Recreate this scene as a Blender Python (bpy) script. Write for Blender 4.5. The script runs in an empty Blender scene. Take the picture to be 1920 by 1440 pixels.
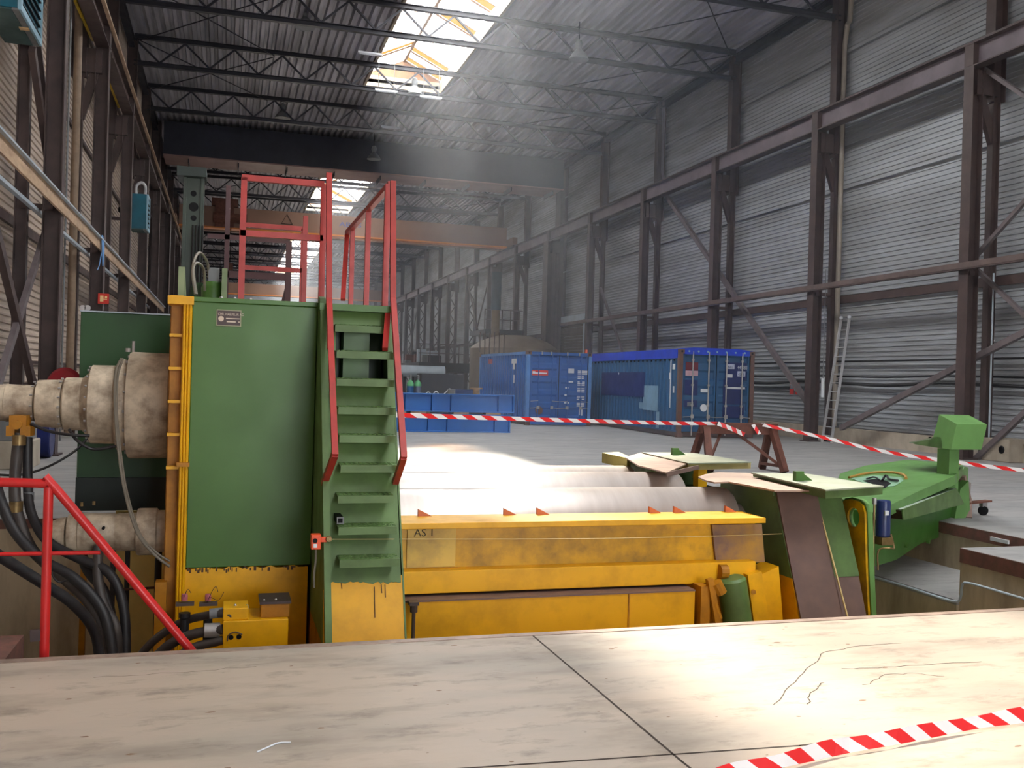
import bpy, bmesh, math, random
from mathutils import Vector, Matrix
random.seed(7)
C = bpy.context.scene.collection
V = Vector
PI = math.pi

# ------------------------------------------------------------------ camera, world, sun, exposure
FPX = 1800.0
CAMH = 1.5
YAW, PITCH, ROLL = math.radians(16.6), math.radians(-0.14), math.radians(1.58)
_fw = V((math.sin(YAW), math.cos(YAW), 0)); _rt = V((math.cos(YAW), -math.sin(YAW), 0)); _up = V((0, 0, 1))
F3 = _fw * math.cos(PITCH) + _up * math.sin(PITCH)
_u2 = _up * math.cos(PITCH) - _fw * math.sin(PITCH)
R3 = _rt * math.cos(ROLL) + _u2 * math.sin(ROLL)
U3 = _u2 * math.cos(ROLL) - _rt * math.sin(ROLL)
EYE = V((0, 0, CAMH))
cam_d = bpy.data.cameras.new('camera'); cam = bpy.data.objects.new('camera', cam_d); C.objects.link(cam)
cam_d.sensor_width = 36; cam_d.lens = 36 * FPX / 1920; cam_d.clip_start = 0.05; cam_d.clip_end = 400
cam.matrix_world = Matrix(((R3.x, U3.x, -F3.x, EYE.x), (R3.y, U3.y, -F3.y, EYE.y), (R3.z, U3.z, -F3.z, EYE.z), (0, 0, 0, 1)))
bpy.context.scene.camera = cam

sc = bpy.context.scene
sc.view_settings.view_transform = 'Standard'
sc.view_settings.look = 'None'
sc.view_settings.gamma = 1
sc.view_settings.use_curve_mapping = False
sc.view_settings.exposure = 0.0
sc.cycles.use_denoising = True
sc.cycles.max_bounces = 6
sc.cycles.diffuse_bounces = 4
sc.cycles.glossy_bounces = 3
sc.cycles.transparent_max_bounces = 8
sc.cycles.volume_bounces = 1
sc.cycles.sample_clamp_indirect = 6

w = bpy.data.worlds.new('sky'); sc.world = w; w.use_nodes = True
bg = w.node_tree.nodes['Background']
bg.inputs[0].default_value = (0.93, 0.96, 1.0, 1); bg.inputs[1].default_value = 12.2

sun_d = bpy.data.lights.new('sun', 'SUN'); sun = bpy.data.objects.new('sun', sun_d); C.objects.link(sun)
sun_d.energy = 34.0; sun_d.angle = math.radians(2.2); sun_d.color = (1.0, 0.90, 0.74)
SUNDIR = V((-2.9, -17.0, -13.4)).normalized()
sun.rotation_euler = SUNDIR.to_track_quat('-Z', 'Y').to_euler()
sun.location = (8, 30, 40)

def portal(name, loc, rot, sx, sy):
    d = bpy.data.lights.new(name, 'AREA'); d.shape = 'RECTANGLE'; d.size = sx; d.size_y = sy
    o = bpy.data.objects.new(name, d); C.objects.link(o); o.location = loc; o.rotation_euler = rot
    d.cycles.is_portal = True
SKY = [(-12, 39.6), (51.0, 71.0), (80.0, 122.0)]
SX0, SX1, ROOF = 5.2, 8.3, 13.42
for a, b in SKY:
    portal('skylight_portal', ((SX0 + SX1) / 2, (a + b) / 2, ROOF), (0, 0, 0), SX1 - SX0, b - a)
portal('fill_gate_portal', (5.5, -13.9, 2.5), (math.radians(90), 0, 0), 7.0, 5.0)  # unseen gate behind the camera, added as fill for the machine front

def at(px, py, X=None, Y=None, Z=None):
    d = F3 + R3 * ((px - 960) / FPX) - U3 * ((py - 720) / FPX)
    t = (X - EYE.x) / d.x if X is not None else (Y - EYE.y) / d.y if Y is not None else (Z - EYE.z) / d.z
    return EYE + d * t
def onplane(px, py, p0, n):
    d = F3 + R3 * ((px - 960) / FPX) - U3 * ((py - 720) / FPX)
    return EYE + d * ((p0 - EYE).dot(n) / d.dot(n))

# ------------------------------------------------------------------ materials
MT = {}
def lin(c):
    return tuple(((x / 255) / 12.92 if x / 255 <= 0.04045 else ((x / 255 + 0.055) / 1.055) ** 2.4) for x in c)
def mat(name, rgb, rough=0.5, metal=0.0, dirt=None, amt=0.35, scale=3.0, bump=0.0, stretch=(1, 1, 1), var=0.12, thr=0.5, spec=0.5, rvar=0.15):
    if name in MT: return MT[name]
    m = bpy.data.materials.new(name); m.use_nodes = True; nt = m.node_tree; N = nt.nodes; L = nt.links
    b = N['Principled BSDF']; b.inputs['Metallic'].default_value = metal; b.inputs['Roughness'].default_value = rough
    b.inputs['Specular IOR Level'].default_value = spec
    tc = N.new('ShaderNodeNewGeometry'); mp = N.new('ShaderNodeMapping'); mp.inputs['Scale'].default_value = stretch
    L.new(tc.outputs['Position'], mp.inputs[0])
    n1 = N.new('ShaderNodeTexNoise'); n1.inputs['Scale'].default_value = scale; n1.inputs['Detail'].default_value = 6; n1.inputs['Roughness'].default_value = 0.62
    L.new(mp.outputs[0], n1.inputs['Vector'])
    r = N.new('ShaderNodeValToRGB'); r.color_ramp.elements[0].position = thr - 0.12; r.color_ramp.elements[1].position = thr + 0.16
    r.color_ramp.elements[0].color = (0, 0, 0, 1); r.color_ramp.elements[1].color = (1, 1, 1, 1)
    L.new(n1.outputs['Fac'], r.inputs[0])
    n2 = N.new('ShaderNodeTexNoise'); n2.inputs['Scale'].default_value = scale * 0.35; n2.inputs['Detail'].default_value = 3
    L.new(mp.outputs[0], n2.inputs['Vector'])
    base = lin(rgb); d = lin(dirt) if dirt else tuple(x * 0.45 for x in base)
    mx = N.new('ShaderNodeMix'); mx.data_type = 'RGBA'
    mul = N.new('ShaderNodeMath'); mul.operation = 'MULTIPLY'; mul.inputs[1].default_value = amt
    L.new(r.outputs[0], mul.inputs[0]); L.new(mul.outputs[0], mx.inputs[0])
    mx.inputs[6].default_value = (*base, 1); mx.inputs[7].default_value = (*d, 1)
    hs = N.new('ShaderNodeHueSaturation')
    mr = N.new('ShaderNodeMapRange'); mr.inputs[1].default_value = 0.3; mr.inputs[2].default_value = 0.7
    mr.inputs[3].default_value = 1 - var; mr.inputs[4].default_value = 1 + var
    L.new(n2.outputs['Fac'], mr.inputs[0]); L.new(mr.outputs[0], hs.inputs['Value']); L.new(mx.outputs[2], hs.inputs['Color'])
    L.new(hs.outputs[0], b.inputs['Base Color'])
    rr = N.new('ShaderNodeMapRange'); rr.inputs[3].default_value = max(0.05, rough - rvar); rr.inputs[4].default_value = min(1, rough + rvar)
    L.new(n1.outputs['Fac'], rr.inputs[0]); L.new(rr.outputs[0], b.inputs['Roughness'])
    if bump:
        bp = N.new('ShaderNodeBump'); bp.inputs['Strength'].default_value = bump; bp.inputs['Distance'].default_value = 0.01
        L.new(n1.outputs['Fac'], bp.inputs['Height']); L.new(bp.outputs[0], b.inputs['Normal'])
    MT[name] = m; return m

GREEN = mat('green_paint', (72, 114, 44), 0.42, dirt=(46, 66, 34), amt=0.25, scale=1.6, var=0.08)
GREEN2 = mat('worn_green_paint', (92, 122, 66), 0.5, dirt=(60, 72, 44), amt=0.5, scale=4, var=0.12)
GREENB = mat('bright_green_paint', (98, 142, 76), 0.42, dirt=(74, 104, 56), amt=0.3, scale=3)
GREENP = mat('pale_green_cover', (148, 156, 136), 0.6, dirt=(122, 128, 112), amt=0.4, scale=5)
GREEND = mat('dark_green_paint', (34, 76, 36), 0.4, dirt=(20, 40, 22), amt=0.4, scale=1.5)
YEL = mat('yellow_paint', (234, 172, 0), 0.42, dirt=(140, 92, 6), amt=0.35, scale=3.5, var=0.10, thr=0.56)
YELW = mat('worn_yellow_paint', (218, 166, 4), 0.4, dirt=(124, 94, 34), amt=0.7, scale=4.5, var=0.16, thr=0.52)
YELD = mat('dark_yellow_paint', (186, 122, 2), 0.5, dirt=(84, 52, 8), amt=0.5, scale=4)
PITY = mat('faded_yellow_panel', (226, 204, 130), 0.7, dirt=(180, 154, 92), amt=0.5, scale=2)
BROWN = mat('brown_bare_plate', (112, 90, 84), 0.55, dirt=(150, 118, 104), amt=0.3, scale=5, metal=0.2)
RUST = mat('rusty_steel', (110, 66, 52), 0.7, dirt=(70, 44, 38), amt=0.6, scale=8)
RED = mat('red_paint', (176, 50, 44), 0.4, dirt=(120, 36, 30), amt=0.35, scale=9)
REDP = mat('bright_red_pipe_paint', (196, 36, 36), 0.35, dirt=(150, 26, 26), amt=0.3, scale=9)
STEELD = mat('dark_brown_steel', (80, 64, 61), 0.5, dirt=(52, 42, 44), amt=0.5, scale=3, var=0.15)
STEELB = mat('bracing_steel', (112, 102, 104), 0.5, dirt=(60, 50, 50), amt=0.4, scale=3)
TRUSSM = mat('truss_steel', (46, 46, 56), 0.45, dirt=(34, 32, 40), amt=0.4, scale=2)
ROLLM = mat('polished_roll_steel', (206, 196, 190), 0.33, 0.5, dirt=(160, 142, 132), amt=0.25, scale=3, stretch=(3.2, 0.5, 0.5), var=0.1, rvar=0.06)
DECK = mat('roof_deck_metal', (186, 184, 192), 0.5, 0.15, dirt=(112, 108, 112), amt=0.5, scale=0.9, stretch=(2.5, 0.3, 1), var=0.25)
SHEET = mat('corrugated_wall_metal', (174, 178, 184), 0.45, 0.2, dirt=(126, 124, 122), amt=0.6, scale=0.8, stretch=(1, 0.35, 2.2), var=0.16)
SHEETL = mat('warm_corrugated_wall_metal', (206, 188, 172), 0.5, 0.05, dirt=(140, 124, 114), amt=0.5, scale=0.8, stretch=(1, 0.35, 2.0), var=0.15)
CREAM = mat('cream_drive_paint', (206, 190, 166), 0.5, dirt=(104, 82, 64), amt=0.8, scale=5.5, var=0.15, thr=0.50)
HOSE = mat('black_hose_rubber', (30, 29, 32), 0.5, dirt=(60, 56, 56), amt=0.4, scale=12)
CABLE = mat('black_cable', (26, 25, 28), 0.5)
CABLEG = mat('grey_cable', (128, 120, 106), 0.5)
TAN = mat('tan_pipe', (132, 112, 92), 0.55, dirt=(92, 70, 54), amt=0.4, scale=5)
TIMB = mat('tan_rail', (190, 160, 130), 0.6, dirt=(110, 84, 66), amt=0.5, scale=6, stretch=(1, 0.3, 1))
TEAL = mat('teal_paint', (24, 96, 116), 0.4, dirt=(30, 66, 76), amt=0.4, scale=3)
TEALG = mat('grey_green_enamel', (64, 92, 92), 0.5)
LBLUE = mat('light_blue_frame', (150, 188, 206), 0.4)
GREYP = mat('grey_paint', (120, 122, 124), 0.5, dirt=(84, 84, 86), amt=0.3, scale=5)
LGREY = mat('light_grey_paint', (178, 190, 200), 0.4, dirt=(140, 150, 158), amt=0.3)
CONC = mat('concrete', (176, 164, 148), 0.8, dirt=(120, 108, 92), amt=0.5, scale=2.2, bump=0.2, stretch=(1, 1, 0.6))
CONCD = mat('stained_concrete', (196, 180, 154), 0.8, dirt=(128, 112, 92), amt=0.6, scale=1.6, bump=0.2, stretch=(2, 2, 0.6))
BRICK = mat('rusty_edge_band', (128, 84, 74), 0.8, dirt=(84, 74, 66), amt=0.6, scale=9, stretch=(1, 1, 1))
BLUEB = mat('bright_blue_paint', (44, 112, 190), 0.4, dirt=(36, 88, 156), amt=0.3, scale=2)
BLUE1 = mat('container_blue', (32, 92, 168), 0.45, dirt=(34, 74, 130), amt=0.4, scale=2)
BLUE2 = mat('worn_container_blue', (30, 82, 128), 0.5, dirt=(50, 88, 118), amt=0.45, scale=2)
NAVY = mat('navy_patch_paint', (26, 42, 104), 0.5)
TARP = mat('blue_tarpaulin', (28, 62, 196), 0.35, dirt=(40, 84, 214), amt=0.5, scale=6, bump=0.6)
PATCH = mat('pale_blue_patch', (120, 156, 184), 0.6)
RUSTC = mat('rusty_corner_steel', (96, 74, 68), 0.7, dirt=(130, 84, 60), amt=0.5, scale=9)
ROD = mat('galvanised_rod', (176, 172, 170), 0.4, 0.5)
ALU = mat('aluminium', (200, 200, 202), 0.4, 0.25)
WHITE = mat('white_marking', (222, 226, 232), 0.5, amt=0.1)
REDS = mat('sign_red', (214, 52, 40), 0.45, amt=0.1)
ORG = mat('orange_paint', (232, 84, 40), 0.45, amt=0.2)
BLACK = mat('black_part', (16, 16, 19), 0.6, spec=0.2)
NAVYF = mat('navy_filter_can', (34, 50, 100), 0.3, amt=0.2)
BRASS = mat('worn_brass', (150, 126, 84), 0.4, 0.7, dirt=(80, 62, 44), amt=0.5, scale=14)
TANG = mat('tank_tan', (130, 116, 100), 0.6, dirt=(92, 82, 74), amt=0.5, scale=1)
CRANEO = mat('crane_orange', (146, 112, 92), 0.5, dirt=(112, 88, 76), amt=0.3, scale=0.7)
CRANEF = mat('crane_bright_orange', (226, 136, 60), 0.45, amt=0.2)
BEAMD = mat('portal_beam_steel', (40, 42, 56), 0.5, amt=0.2)
ASHM = mat('dark_plate_steel', (58, 60, 66), 0.5, dirt=(76, 72, 70), amt=0.4)
ORANGE = mat('orange_blind', (240, 160, 60), 0.6, amt=0.2)
CURB = mat('skylight_curb', (196, 182, 160), 0.6, dirt=(150, 120, 90), amt=0.3)
YELP = mat('yellow_conductor', (214, 180, 40), 0.4)
ROPE = mat('blue_rope', (110, 156, 210), 0.7)
PINK = mat('pink_cap', (190, 104, 110), 0.5)
STR = mat('string_yellow', (214, 190, 130), 0.6)

def floor_mat(name, c1, c2, c3, rough):
    m = bpy.data.materials.new(name); m.use_nodes = True; nt = m.node_tree; N = nt.nodes; L = nt.links
    b = N['Principled BSDF']; g = N.new('ShaderNodeNewGeometry')
    def noise(s, st, det=8, ro=.6):
        mp = N.new('ShaderNodeMapping'); mp.inputs['Scale'].default_value = st; L.new(g.outputs['Position'], mp.inputs[0])
        n = N.new('ShaderNodeTexNoise'); n.inputs['Scale'].default_value = s; n.inputs['Detail'].default_value = det; n.inputs['Roughness'].default_value = ro
        L.new(mp.outputs[0], n.inputs['Vector']); return n
    def ramp(n, a, bb):
        r = N.new('ShaderNodeValToRGB'); r.color_ramp.elements[0].position = a; r.color_ramp.elements[1].position = bb; L.new(n.outputs['Fac'], r.inputs[0]); return r
    def mix(f, a, bcol, k):
        x = N.new('ShaderNodeMix'); x.data_type = 'RGBA'; mu = N.new('ShaderNodeMath'); mu.operation = 'MULTIPLY'; mu.inputs[1].default_value = k
        L.new(f.outputs[0], mu.inputs[0]); L.new(mu.outputs[0], x.inputs[0])
        if isinstance(a, tuple): x.inputs[6].default_value = (*a, 1)
        else: L.new(a.outputs[2], x.inputs[6])
        x.inputs[7].default_value = (*bcol, 1); return x
    n1 = noise(0.9, (0.45, 1.3, 1)); n2 = noise(5.5, (0.5, 1.2, 1), 10, .7); n3 = noise(2.6, (0.5, 1.5, 1), 5); n4 = noise(26, (1, 1, 1), 3)
    a = mix(ramp(n1, .42, .66), lin(c1), lin(c2), 0.75)
    a = mix(ramp(n3, .50, .70), a, lin(c3), 0.5)
    a = mix(ramp(n2, .54, .68), a, tuple(x * .5 for x in lin(c3)), 0.5)
    a = mix(ramp(n4, .70, .78), a, tuple(x * .3 for x in lin(c3)), 0.5)
    L.new(a.outputs[2], b.inputs['Base Color'])
    mr = N.new('ShaderNodeMapRange'); mr.inputs[3].default_value = rough - .14; mr.inputs[4].default_value = rough + .16
    L.new(n3.outputs['Fac'], mr.inputs[0]); L.new(mr.outputs[0], b.inputs['Roughness'])
    bp = N.new('ShaderNodeBump'); bp.inputs['Strength'].default_value = .25; bp.inputs['Distance'].default_value = .006
    L.new(n2.outputs['Fac'], bp.inputs['Height']); L.new(bp.outputs[0], b.inputs['Normal'])
    return m
FLOORN = floor_mat('worn_beige_concrete', (182, 165, 148), (148, 141, 132), (118, 104, 90), 0.50)
FLOORF = floor_mat('grey_hall_concrete', (158, 156, 154), (136, 136, 138), (124, 120, 118), 0.50)

def checker_tape():
    m = bpy.data.materials.new('red_white_tape'); m.use_nodes = True; nt = m.node_tree; N = nt.nodes; L = nt.links
    b = N['Principled BSDF']; b.inputs['Roughness'].default_value = .35
    uv = N.new('ShaderNodeUVMap'); sp = N.new('ShaderNodeSeparateXYZ'); L.new(uv.outputs[0], sp.inputs[0])
    ad = N.new('ShaderNodeMath'); ad.operation = 'ADD'; L.new(sp.outputs[0], ad.inputs[0]); L.new(sp.outputs[1], ad.inputs[1])
    fr = N.new('ShaderNodeMath'); fr.operation = 'FRACT'; L.new(ad.outputs[0], fr.inputs[0])
    gt = N.new('ShaderNodeMath'); gt.operation = 'GREATER_THAN'; gt.inputs[1].default_value = .5; L.new(fr.outputs[0], gt.inputs[0])
    mx = N.new('ShaderNodeMix'); mx.data_type = 'RGBA'; L.new(gt.outputs[0], mx.inputs[0])
    mx.inputs[6].default_value = (*lin((236, 232, 232)), 1); mx.inputs[7].default_value = (*lin((222, 38, 40)), 1)
    L.new(mx.outputs[2], b.inputs['Base Color'])
    return m
TAPE = checker_tape()

def glass_mat():
    m = bpy.data.materials.new('dusty_skylight_glass'); m.use_nodes = True; nt = m.node_tree; N = nt.nodes; L = nt.links
    N.remove(N['Principled BSDF']); out = N['Material Output']
    t = N.new('ShaderNodeBsdfTransparent'); s = N.new('ShaderNodeBsdfTranslucent'); mx = N.new('ShaderNodeMixShader')
    g = N.new('ShaderNodeNewGeometry'); n = N.new('ShaderNodeTexNoise'); n.inputs['Scale'].default_value = 0.35; n.inputs['Detail'].default_value = 4
    L.new(g.outputs['Position'], n.inputs['Vector'])
    r = N.new('ShaderNodeMapRange'); r.inputs[1].default_value = .38; r.inputs[2].default_value = .62; r.inputs[3].default_value = .2; r.inputs[4].default_value = .5
    L.new(n.outputs['Fac'], r.inputs[0]); L.new(r.outputs[0], mx.inputs[0])
    s.inputs[0].default_value = (.9, .93, .95, 1)
    L.new(t.outputs[0], mx.inputs[1]); L.new(s.outputs[0], mx.inputs[2]); L.new(mx.outputs[0], out.inputs[0])
    return m
GLASS = glass_mat()

# ------------------------------------------------------------------ mesh helpers
W = {}
class M:
    def __init__(s, xf=None): s.v = []; s.f = []; s.xf = xf; s.uv = None
    def add(s, vs, fs):
        o = len(s.v); s.v += [(s.xf @ V(p)) if s.xf else V(p) for p in vs]; s.f += [tuple(i + o for i in f) for f in fs]; return s
    def box(s, x0, x1, y0, y1, z0, z1):
        return s.add([(x0, y0, z0), (x1, y0, z0), (x1, y1, z0), (x0, y1, z0), (x0, y0, z1), (x1, y0, z1), (x1, y1, z1), (x0, y1, z1)],
                     [(0, 3, 2, 1), (4, 5, 6, 7), (0, 1, 5, 4), (1, 2, 6, 5), (2, 3, 7, 6), (3, 0, 4, 7)])
    def beam(s, a, b, w, h, up=(0, 0, 1)):
        a = V(a); b = V(b); d = (b - a).normalized(); u = V(up)
        if abs(d.dot(u)) > .98: u = V((0, 1, 0))
        x = d.cross(u).normalized() * (w / 2); z = x.cross(d).normalized() * (h / 2)
        return s.add([a - x - z, a + x - z, a + x + z, a - x + z, b - x - z, b + x - z, b + x + z, b - x + z],
                     [(0, 1, 2, 3), (7, 6, 5, 4), (4, 5, 1, 0), (5, 6, 2, 1), (6, 7, 3, 2), (7, 4, 0, 3)])
    def cyl(s, a, b, r, r2=None, n=16, cap=True):
        a = V(a); b = V(b); r2 = r if r2 is None else r2; d = (b - a).normalized()
        u = V((0, 0, 1)) if abs(d.z) < .9 else V((1, 0, 0)); x = d.cross(u).normalized(); y = x.cross(d)
        vs = [a + x * (r * math.cos(t)) + y * (r * math.sin(t)) for t in [2 * PI * i / n for i in range(n)]]
        vs += [b + x * (r2 * math.cos(t)) + y * (r2 * math.sin(t)) for t in [2 * PI * i / n for i in range(n)]]
        fs = [(i, n + i, n + (i + 1) % n, (i + 1) % n) for i in range(n)]
        if cap: fs += [tuple(range(n)), tuple(range(2 * n - 1, n - 1, -1))]
        return s.add(vs, fs)
    def prism(s, poly, vec):
        n = len(poly); vec = V(vec); P = [V(p) for p in poly]
        return s.add(P + [p + vec for p in P], [tuple(range(n)), tuple(range(2 * n - 1, n - 1, -1))] + [(i, n + i, n + (i + 1) % n, (i + 1) % n) for i in range(n)])
    def tube(s, pts, r, n=10, smooth=4):
        P = [V(p) for p in pts]
        if smooth and len(P) > 2:
            Q = []; E = [2 * P[0] - P[1]] + P + [2 * P[-1] - P[-2]]
            for i in range(1, len(E) - 2):
                for k in range(smooth):
                    t = k / smooth; p0, p1, p2, p3 = E[i - 1:i + 3]
                    Q.append(.5 * ((2 * p1) + (p2 - p0) * t + (2 * p0 - 5 * p1 + 4 * p2 - p3) * t * t + (3 * p1 - p0 - 3 * p2 + p3) * t ** 3))
            P = Q + [P[-1]]
        vs = []; fs = []; prev = None
        for i, p in enumerate(P):
            d = (P[min(i + 1, len(P) - 1)] - P[max(i - 1, 0)]).normalized()
            if prev is None:
                u = V((0, 0, 1)) if abs(d.z) < .9 else V((1, 0, 0)); x = d.cross(u).normalized()
            else:
                x = (prev - d * prev.dot(d)).normalized()
            prev = x; y = x.cross(d)
            vs += [p + x * (r * math.cos(2 * PI * k / n)) + y * (r * math.sin(2 * PI * k / n)) for k in range(n)]
        for i in range(len(P) - 1):
            fs += [(i * n + k, (i + 1) * n + k, (i + 1) * n + (k + 1) % n, i * n + (k + 1) % n) for k in range(n)]
        L = (len(P) - 1) * n
        fs += [tuple(range(n)), tuple(L + k for k in range(n - 1, -1, -1))]
        return s.add(vs, fs)
    def lathe(s, base, axis, prof, n=32):
        base = V(base); axis = V(axis).normalized(); u = V((0, 0, 1)) if abs(axis.z) < .9 else V((1, 0, 0)); x = axis.cross(u).normalized(); y = x.cross(axis)
        vs = []; fs = []
        for t, r in prof:
            vs += [base + axis * t + x * (r * math.cos(2 * PI * k / n)) + y * (r * math.sin(2 * PI * k / n)) for k in range(n)]
        for i in range(len(prof) - 1):
            fs += [(i * n + k, (i + 1) * n + k, (i + 1) * n + (k + 1) % n, i * n + (k + 1) % n) for k in range(n)]
        L = (len(prof) - 1) * n
        fs += [tuple(range(n)), tuple(L + k for k in range(n - 1, -1, -1))]
        return s.add(vs, fs)
    def ibeam(s, a, b, w, h, tf=.02, tw=.014, up=(0, 0, 1)):
        a = V(a); b = V(b); d = (b - a).normalized(); u = V(up)
        x = d.cross(u).normalized(); z = x.cross(d).normalized()
        s.beam(a + z * (h / 2 - tf / 2), b + z * (h / 2 - tf / 2), w, tf, up)
        s.beam(a - z * (h / 2 - tf / 2), b - z * (h / 2 - tf / 2), w, tf, up)
        s.beam(a, b, tw, h - 2 * tf, up); return s
    def build(s, name, m, parent=None, bevel=0, smooth=False):
        xs = [p.x for p in s.v]; ys = [p.y for p in s.v]; zs = [p.z for p in s.v]
        o0 = V(((min(xs) + max(xs)) / 2, (min(ys) + max(ys)) / 2, min(zs)))
        me = bpy.data.meshes.new(name); me.from_pydata([tuple(p - o0) for p in s.v], [], s.f); me.materials.append(m)
        if s.uv:
            ul = me.uv_layers.new(name='UVMap')
            for lp in me.loops: ul.data[lp.index].uv = s.uv[lp.vertex_index]
        bm = bmesh.new(); bm.from_mesh(me)
        if len(bm.faces) < 60000: bmesh.ops.recalc_face_normals(bm, faces=bm.faces)
        bm.to_mesh(me); bm.free()
        if smooth:
            for p in me.polygons: p.use_smooth = True
            me.set_sharp_from_angle(angle=math.radians(38))
        o = bpy.data.objects.new(name, me); C.objects.link(o)
        W[o.name] = o0
        if parent is not None:
            o.parent = parent; o.location = o0 - W[parent.name]
        else: o.location = o0
        if bevel:
            b = o.modifiers.new('bevel', 'BEVEL'); b.width = bevel; b.segments = 2; b.limit_method = 'ANGLE'
        return o
def thing(name, label, cat, loc=(0, 0, 0), group=None):
    o = bpy.data.objects.new(name, None); C.objects.link(o); o.location = loc; o.empty_display_size = .1
    W[o.name] = V(loc); o['label'] = label; o['category'] = cat
    if group: o['group'] = group
    return o
def tag(o, label, cat, group=None):
    o['label'] = label; o['category'] = cat
    if group: o['group'] = group
    return o
def struct(o): o['kind'] = 'structure'; return o
def copy_tree(o, parent=None, delta=None):
    c = o.copy(); C.objects.link(c); W[c.name] = W[o.name] + (delta or V((0, 0, 0)))
    if parent is not None: c.parent = parent
    else: c.location = o.location + delta
    for ch in list(o.children): copy_tree(ch, c, delta)
    return c
def textmesh(s, size, mtx, xf=None, depth=.002, sx=1.0):
    cu = bpy.data.curves.new('t', 'FONT'); cu.body = s; cu.size = size; cu.extrude = depth; cu.resolution_u = 3
    ob = bpy.data.objects.new('t', cu); C.objects.link(ob)
    me = bpy.data.meshes.new_from_object(ob.evaluated_get(bpy.context.evaluated_depsgraph_get()))
    m = M(xf)
    m.add([mtx @ V((v.co.x * sx, v.co.y, v.co.z)) for v in me.vertices], [tuple(p.vertices) for p in me.polygons])
    bpy.data.objects.remove(ob); bpy.data.curves.remove(cu); bpy.data.meshes.remove(me)
    return m
def face_front(o, right=(1, 0, 0), up=(0, 0, 1)):
    r = V(right).normalized(); u = V(up).normalized(); n = r.cross(u); o = V(o)
    return Matrix(((r.x, u.x, n.x, o.x), (r.y, u.y, n.y, o.y), (r.z, u.z, n.z, o.z), (0, 0, 0, 1)))
ORD = ['nearest', 'second', 'third', 'fourth', 'fifth', 'sixth', 'seventh', 'eighth', 'ninth', 'tenth', 'eleventh', 'twelfth', 'thirteenth', 'fourteenth', 'fifteenth', 'sixteenth', 'seventeenth', 'eighteenth', 'nineteenth']
#==BODY==
# ================================================================== THE HALL
XL, XR = -3.75, 17.3          # inner faces of the long walls
Y0, BAY = 18.3, 6.06
YEND = 124.0
KMAX = 17
def ycol(k): return Y0 + BAY * k
NEAR, PITX0, PITX1, PITX2, PITB = 5.44, -2.6, 6.91, 8.08, 11.6
f = M()
slabs = [(XL, XR, -14, NEAR), (XL, PITX0, NEAR, 10.55), (XL, -0.5, 10.55, PITB), (PITX1, XR, NEAR, 7.71), (PITX2, XR, 7.71, PITB), (XL, XR, PITB, YEND)]
f.box(XL, XR, -14, NEAR, -0.1, 0)
fl = struct(f.build('floor', FLOORN))
f = M()
for s in slabs[1:]: f.box(*s, -0.1, 0)
f.box(PITX1 - .03, PITX2, 7.71, PITB, -0.56, -0.51)
o = f.build('far_floor', FLOORF, fl); o['label'] = 'grey hall floor beyond the pit'
f = M()
for s in slabs: f.box(*s, -2.2, -0.1)
f.box(PITX1 - .03, PITX2, 7.71, PITB, -2.2, -0.56); f.box(PITX0, PITX2, NEAR, PITB, -2.3, -2.2)
struct(f.build('wall_pit', CONCD))
f = M()
f.box(PITX2 - .008, PITX2, 7.72, PITB, -.13, -.004); f.box(PITX1 - .008, PITX1, NEAR, 7.71, -.14, -.004); f.box(PITX1, PITX2, 7.71, 7.718, -.14, -.004)
f.box(PITX0, -.5, 10.542, 10.55, -.1, -.004); f.box(-.5, PITX2, PITB - .008, PITB, -.1, -.004)
struct(f.build('trim_1', BRICK))
f = M(); f.box(PITX0, PITX1, NEAR, NEAR + .012, -.12, .004); f.box(PITX0, PITX1, NEAR - .05, NEAR, 0, .004)
struct(f.build('trim_2', mat('steel_edge_strip', (170, 148, 134), .45, .3, dirt=(110, 90, 80), amt=.6, scale=7)))
# joints and cracks in the near slab
JM = mat('joint_dirt', (62, 50, 42), .9)
def strip(pts, wd, name='floor_joint'):
    m = M()
    for a, b in zip(pts[:-1], pts[1:]):
        a = V((a[0], a[1], .0008)); b = V((b[0], b[1], .0008)); d = (b - a).normalized(); n = V((-d.y, d.x, 0)) * wd / 2; e = d * wd * .3
        m.add([a - n - e, b - n + e, b + n + e, a + n - e], [(0, 1, 2, 3)])
    return m.build(name, JM, fl)
def fp(x, y): p = at(x, y, Z=0); return (p.x, p.y)
j1 = [fp(905, 1196), fp(1145, 1440)]
strip([(1.78, NEAR - .04), (1.78 + (j1[1][0] - j1[0][0]), j1[1][1]), (2.0, -3)], .012)
strip([fp(700, 1452), fp(1060, 1428), fp(1300, 1412), fp(1500, 1398), fp(1920, 1352), fp(2300, 1310)], .012)
def crack(pts, wd):
    q = []
    for (a, b) in zip(pts[:-1], pts[1:]):
        for t in range(6):
            q.append((a[0] + (b[0] - a[0]) * t / 6 + random.uniform(-.012, .012), a[1] + (b[1] - a[1]) * t / 6 + random.uniform(-.012, .012)))
    strip(q + [pts[-1]], wd, 'floor_crack')
crack([fp(1450, 1320), fp(1500, 1270), fp(1540, 1225), fp(1600, 1212), fp(1690, 1206)], .005)
crack([fp(1510, 1320), fp(1530, 1290), fp(1545, 1280)], .006); crack([fp(1580, 1255), fp(1680, 1250), fp(1840, 1241)], .006)
crack([fp(1620, 1285), fp(1660, 1265), fp(1720, 1262), fp(1770, 1268)], .004); crack([fp(180, 1270), fp(320, 1262), fp(480, 1250)], .004)
m = M()
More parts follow.
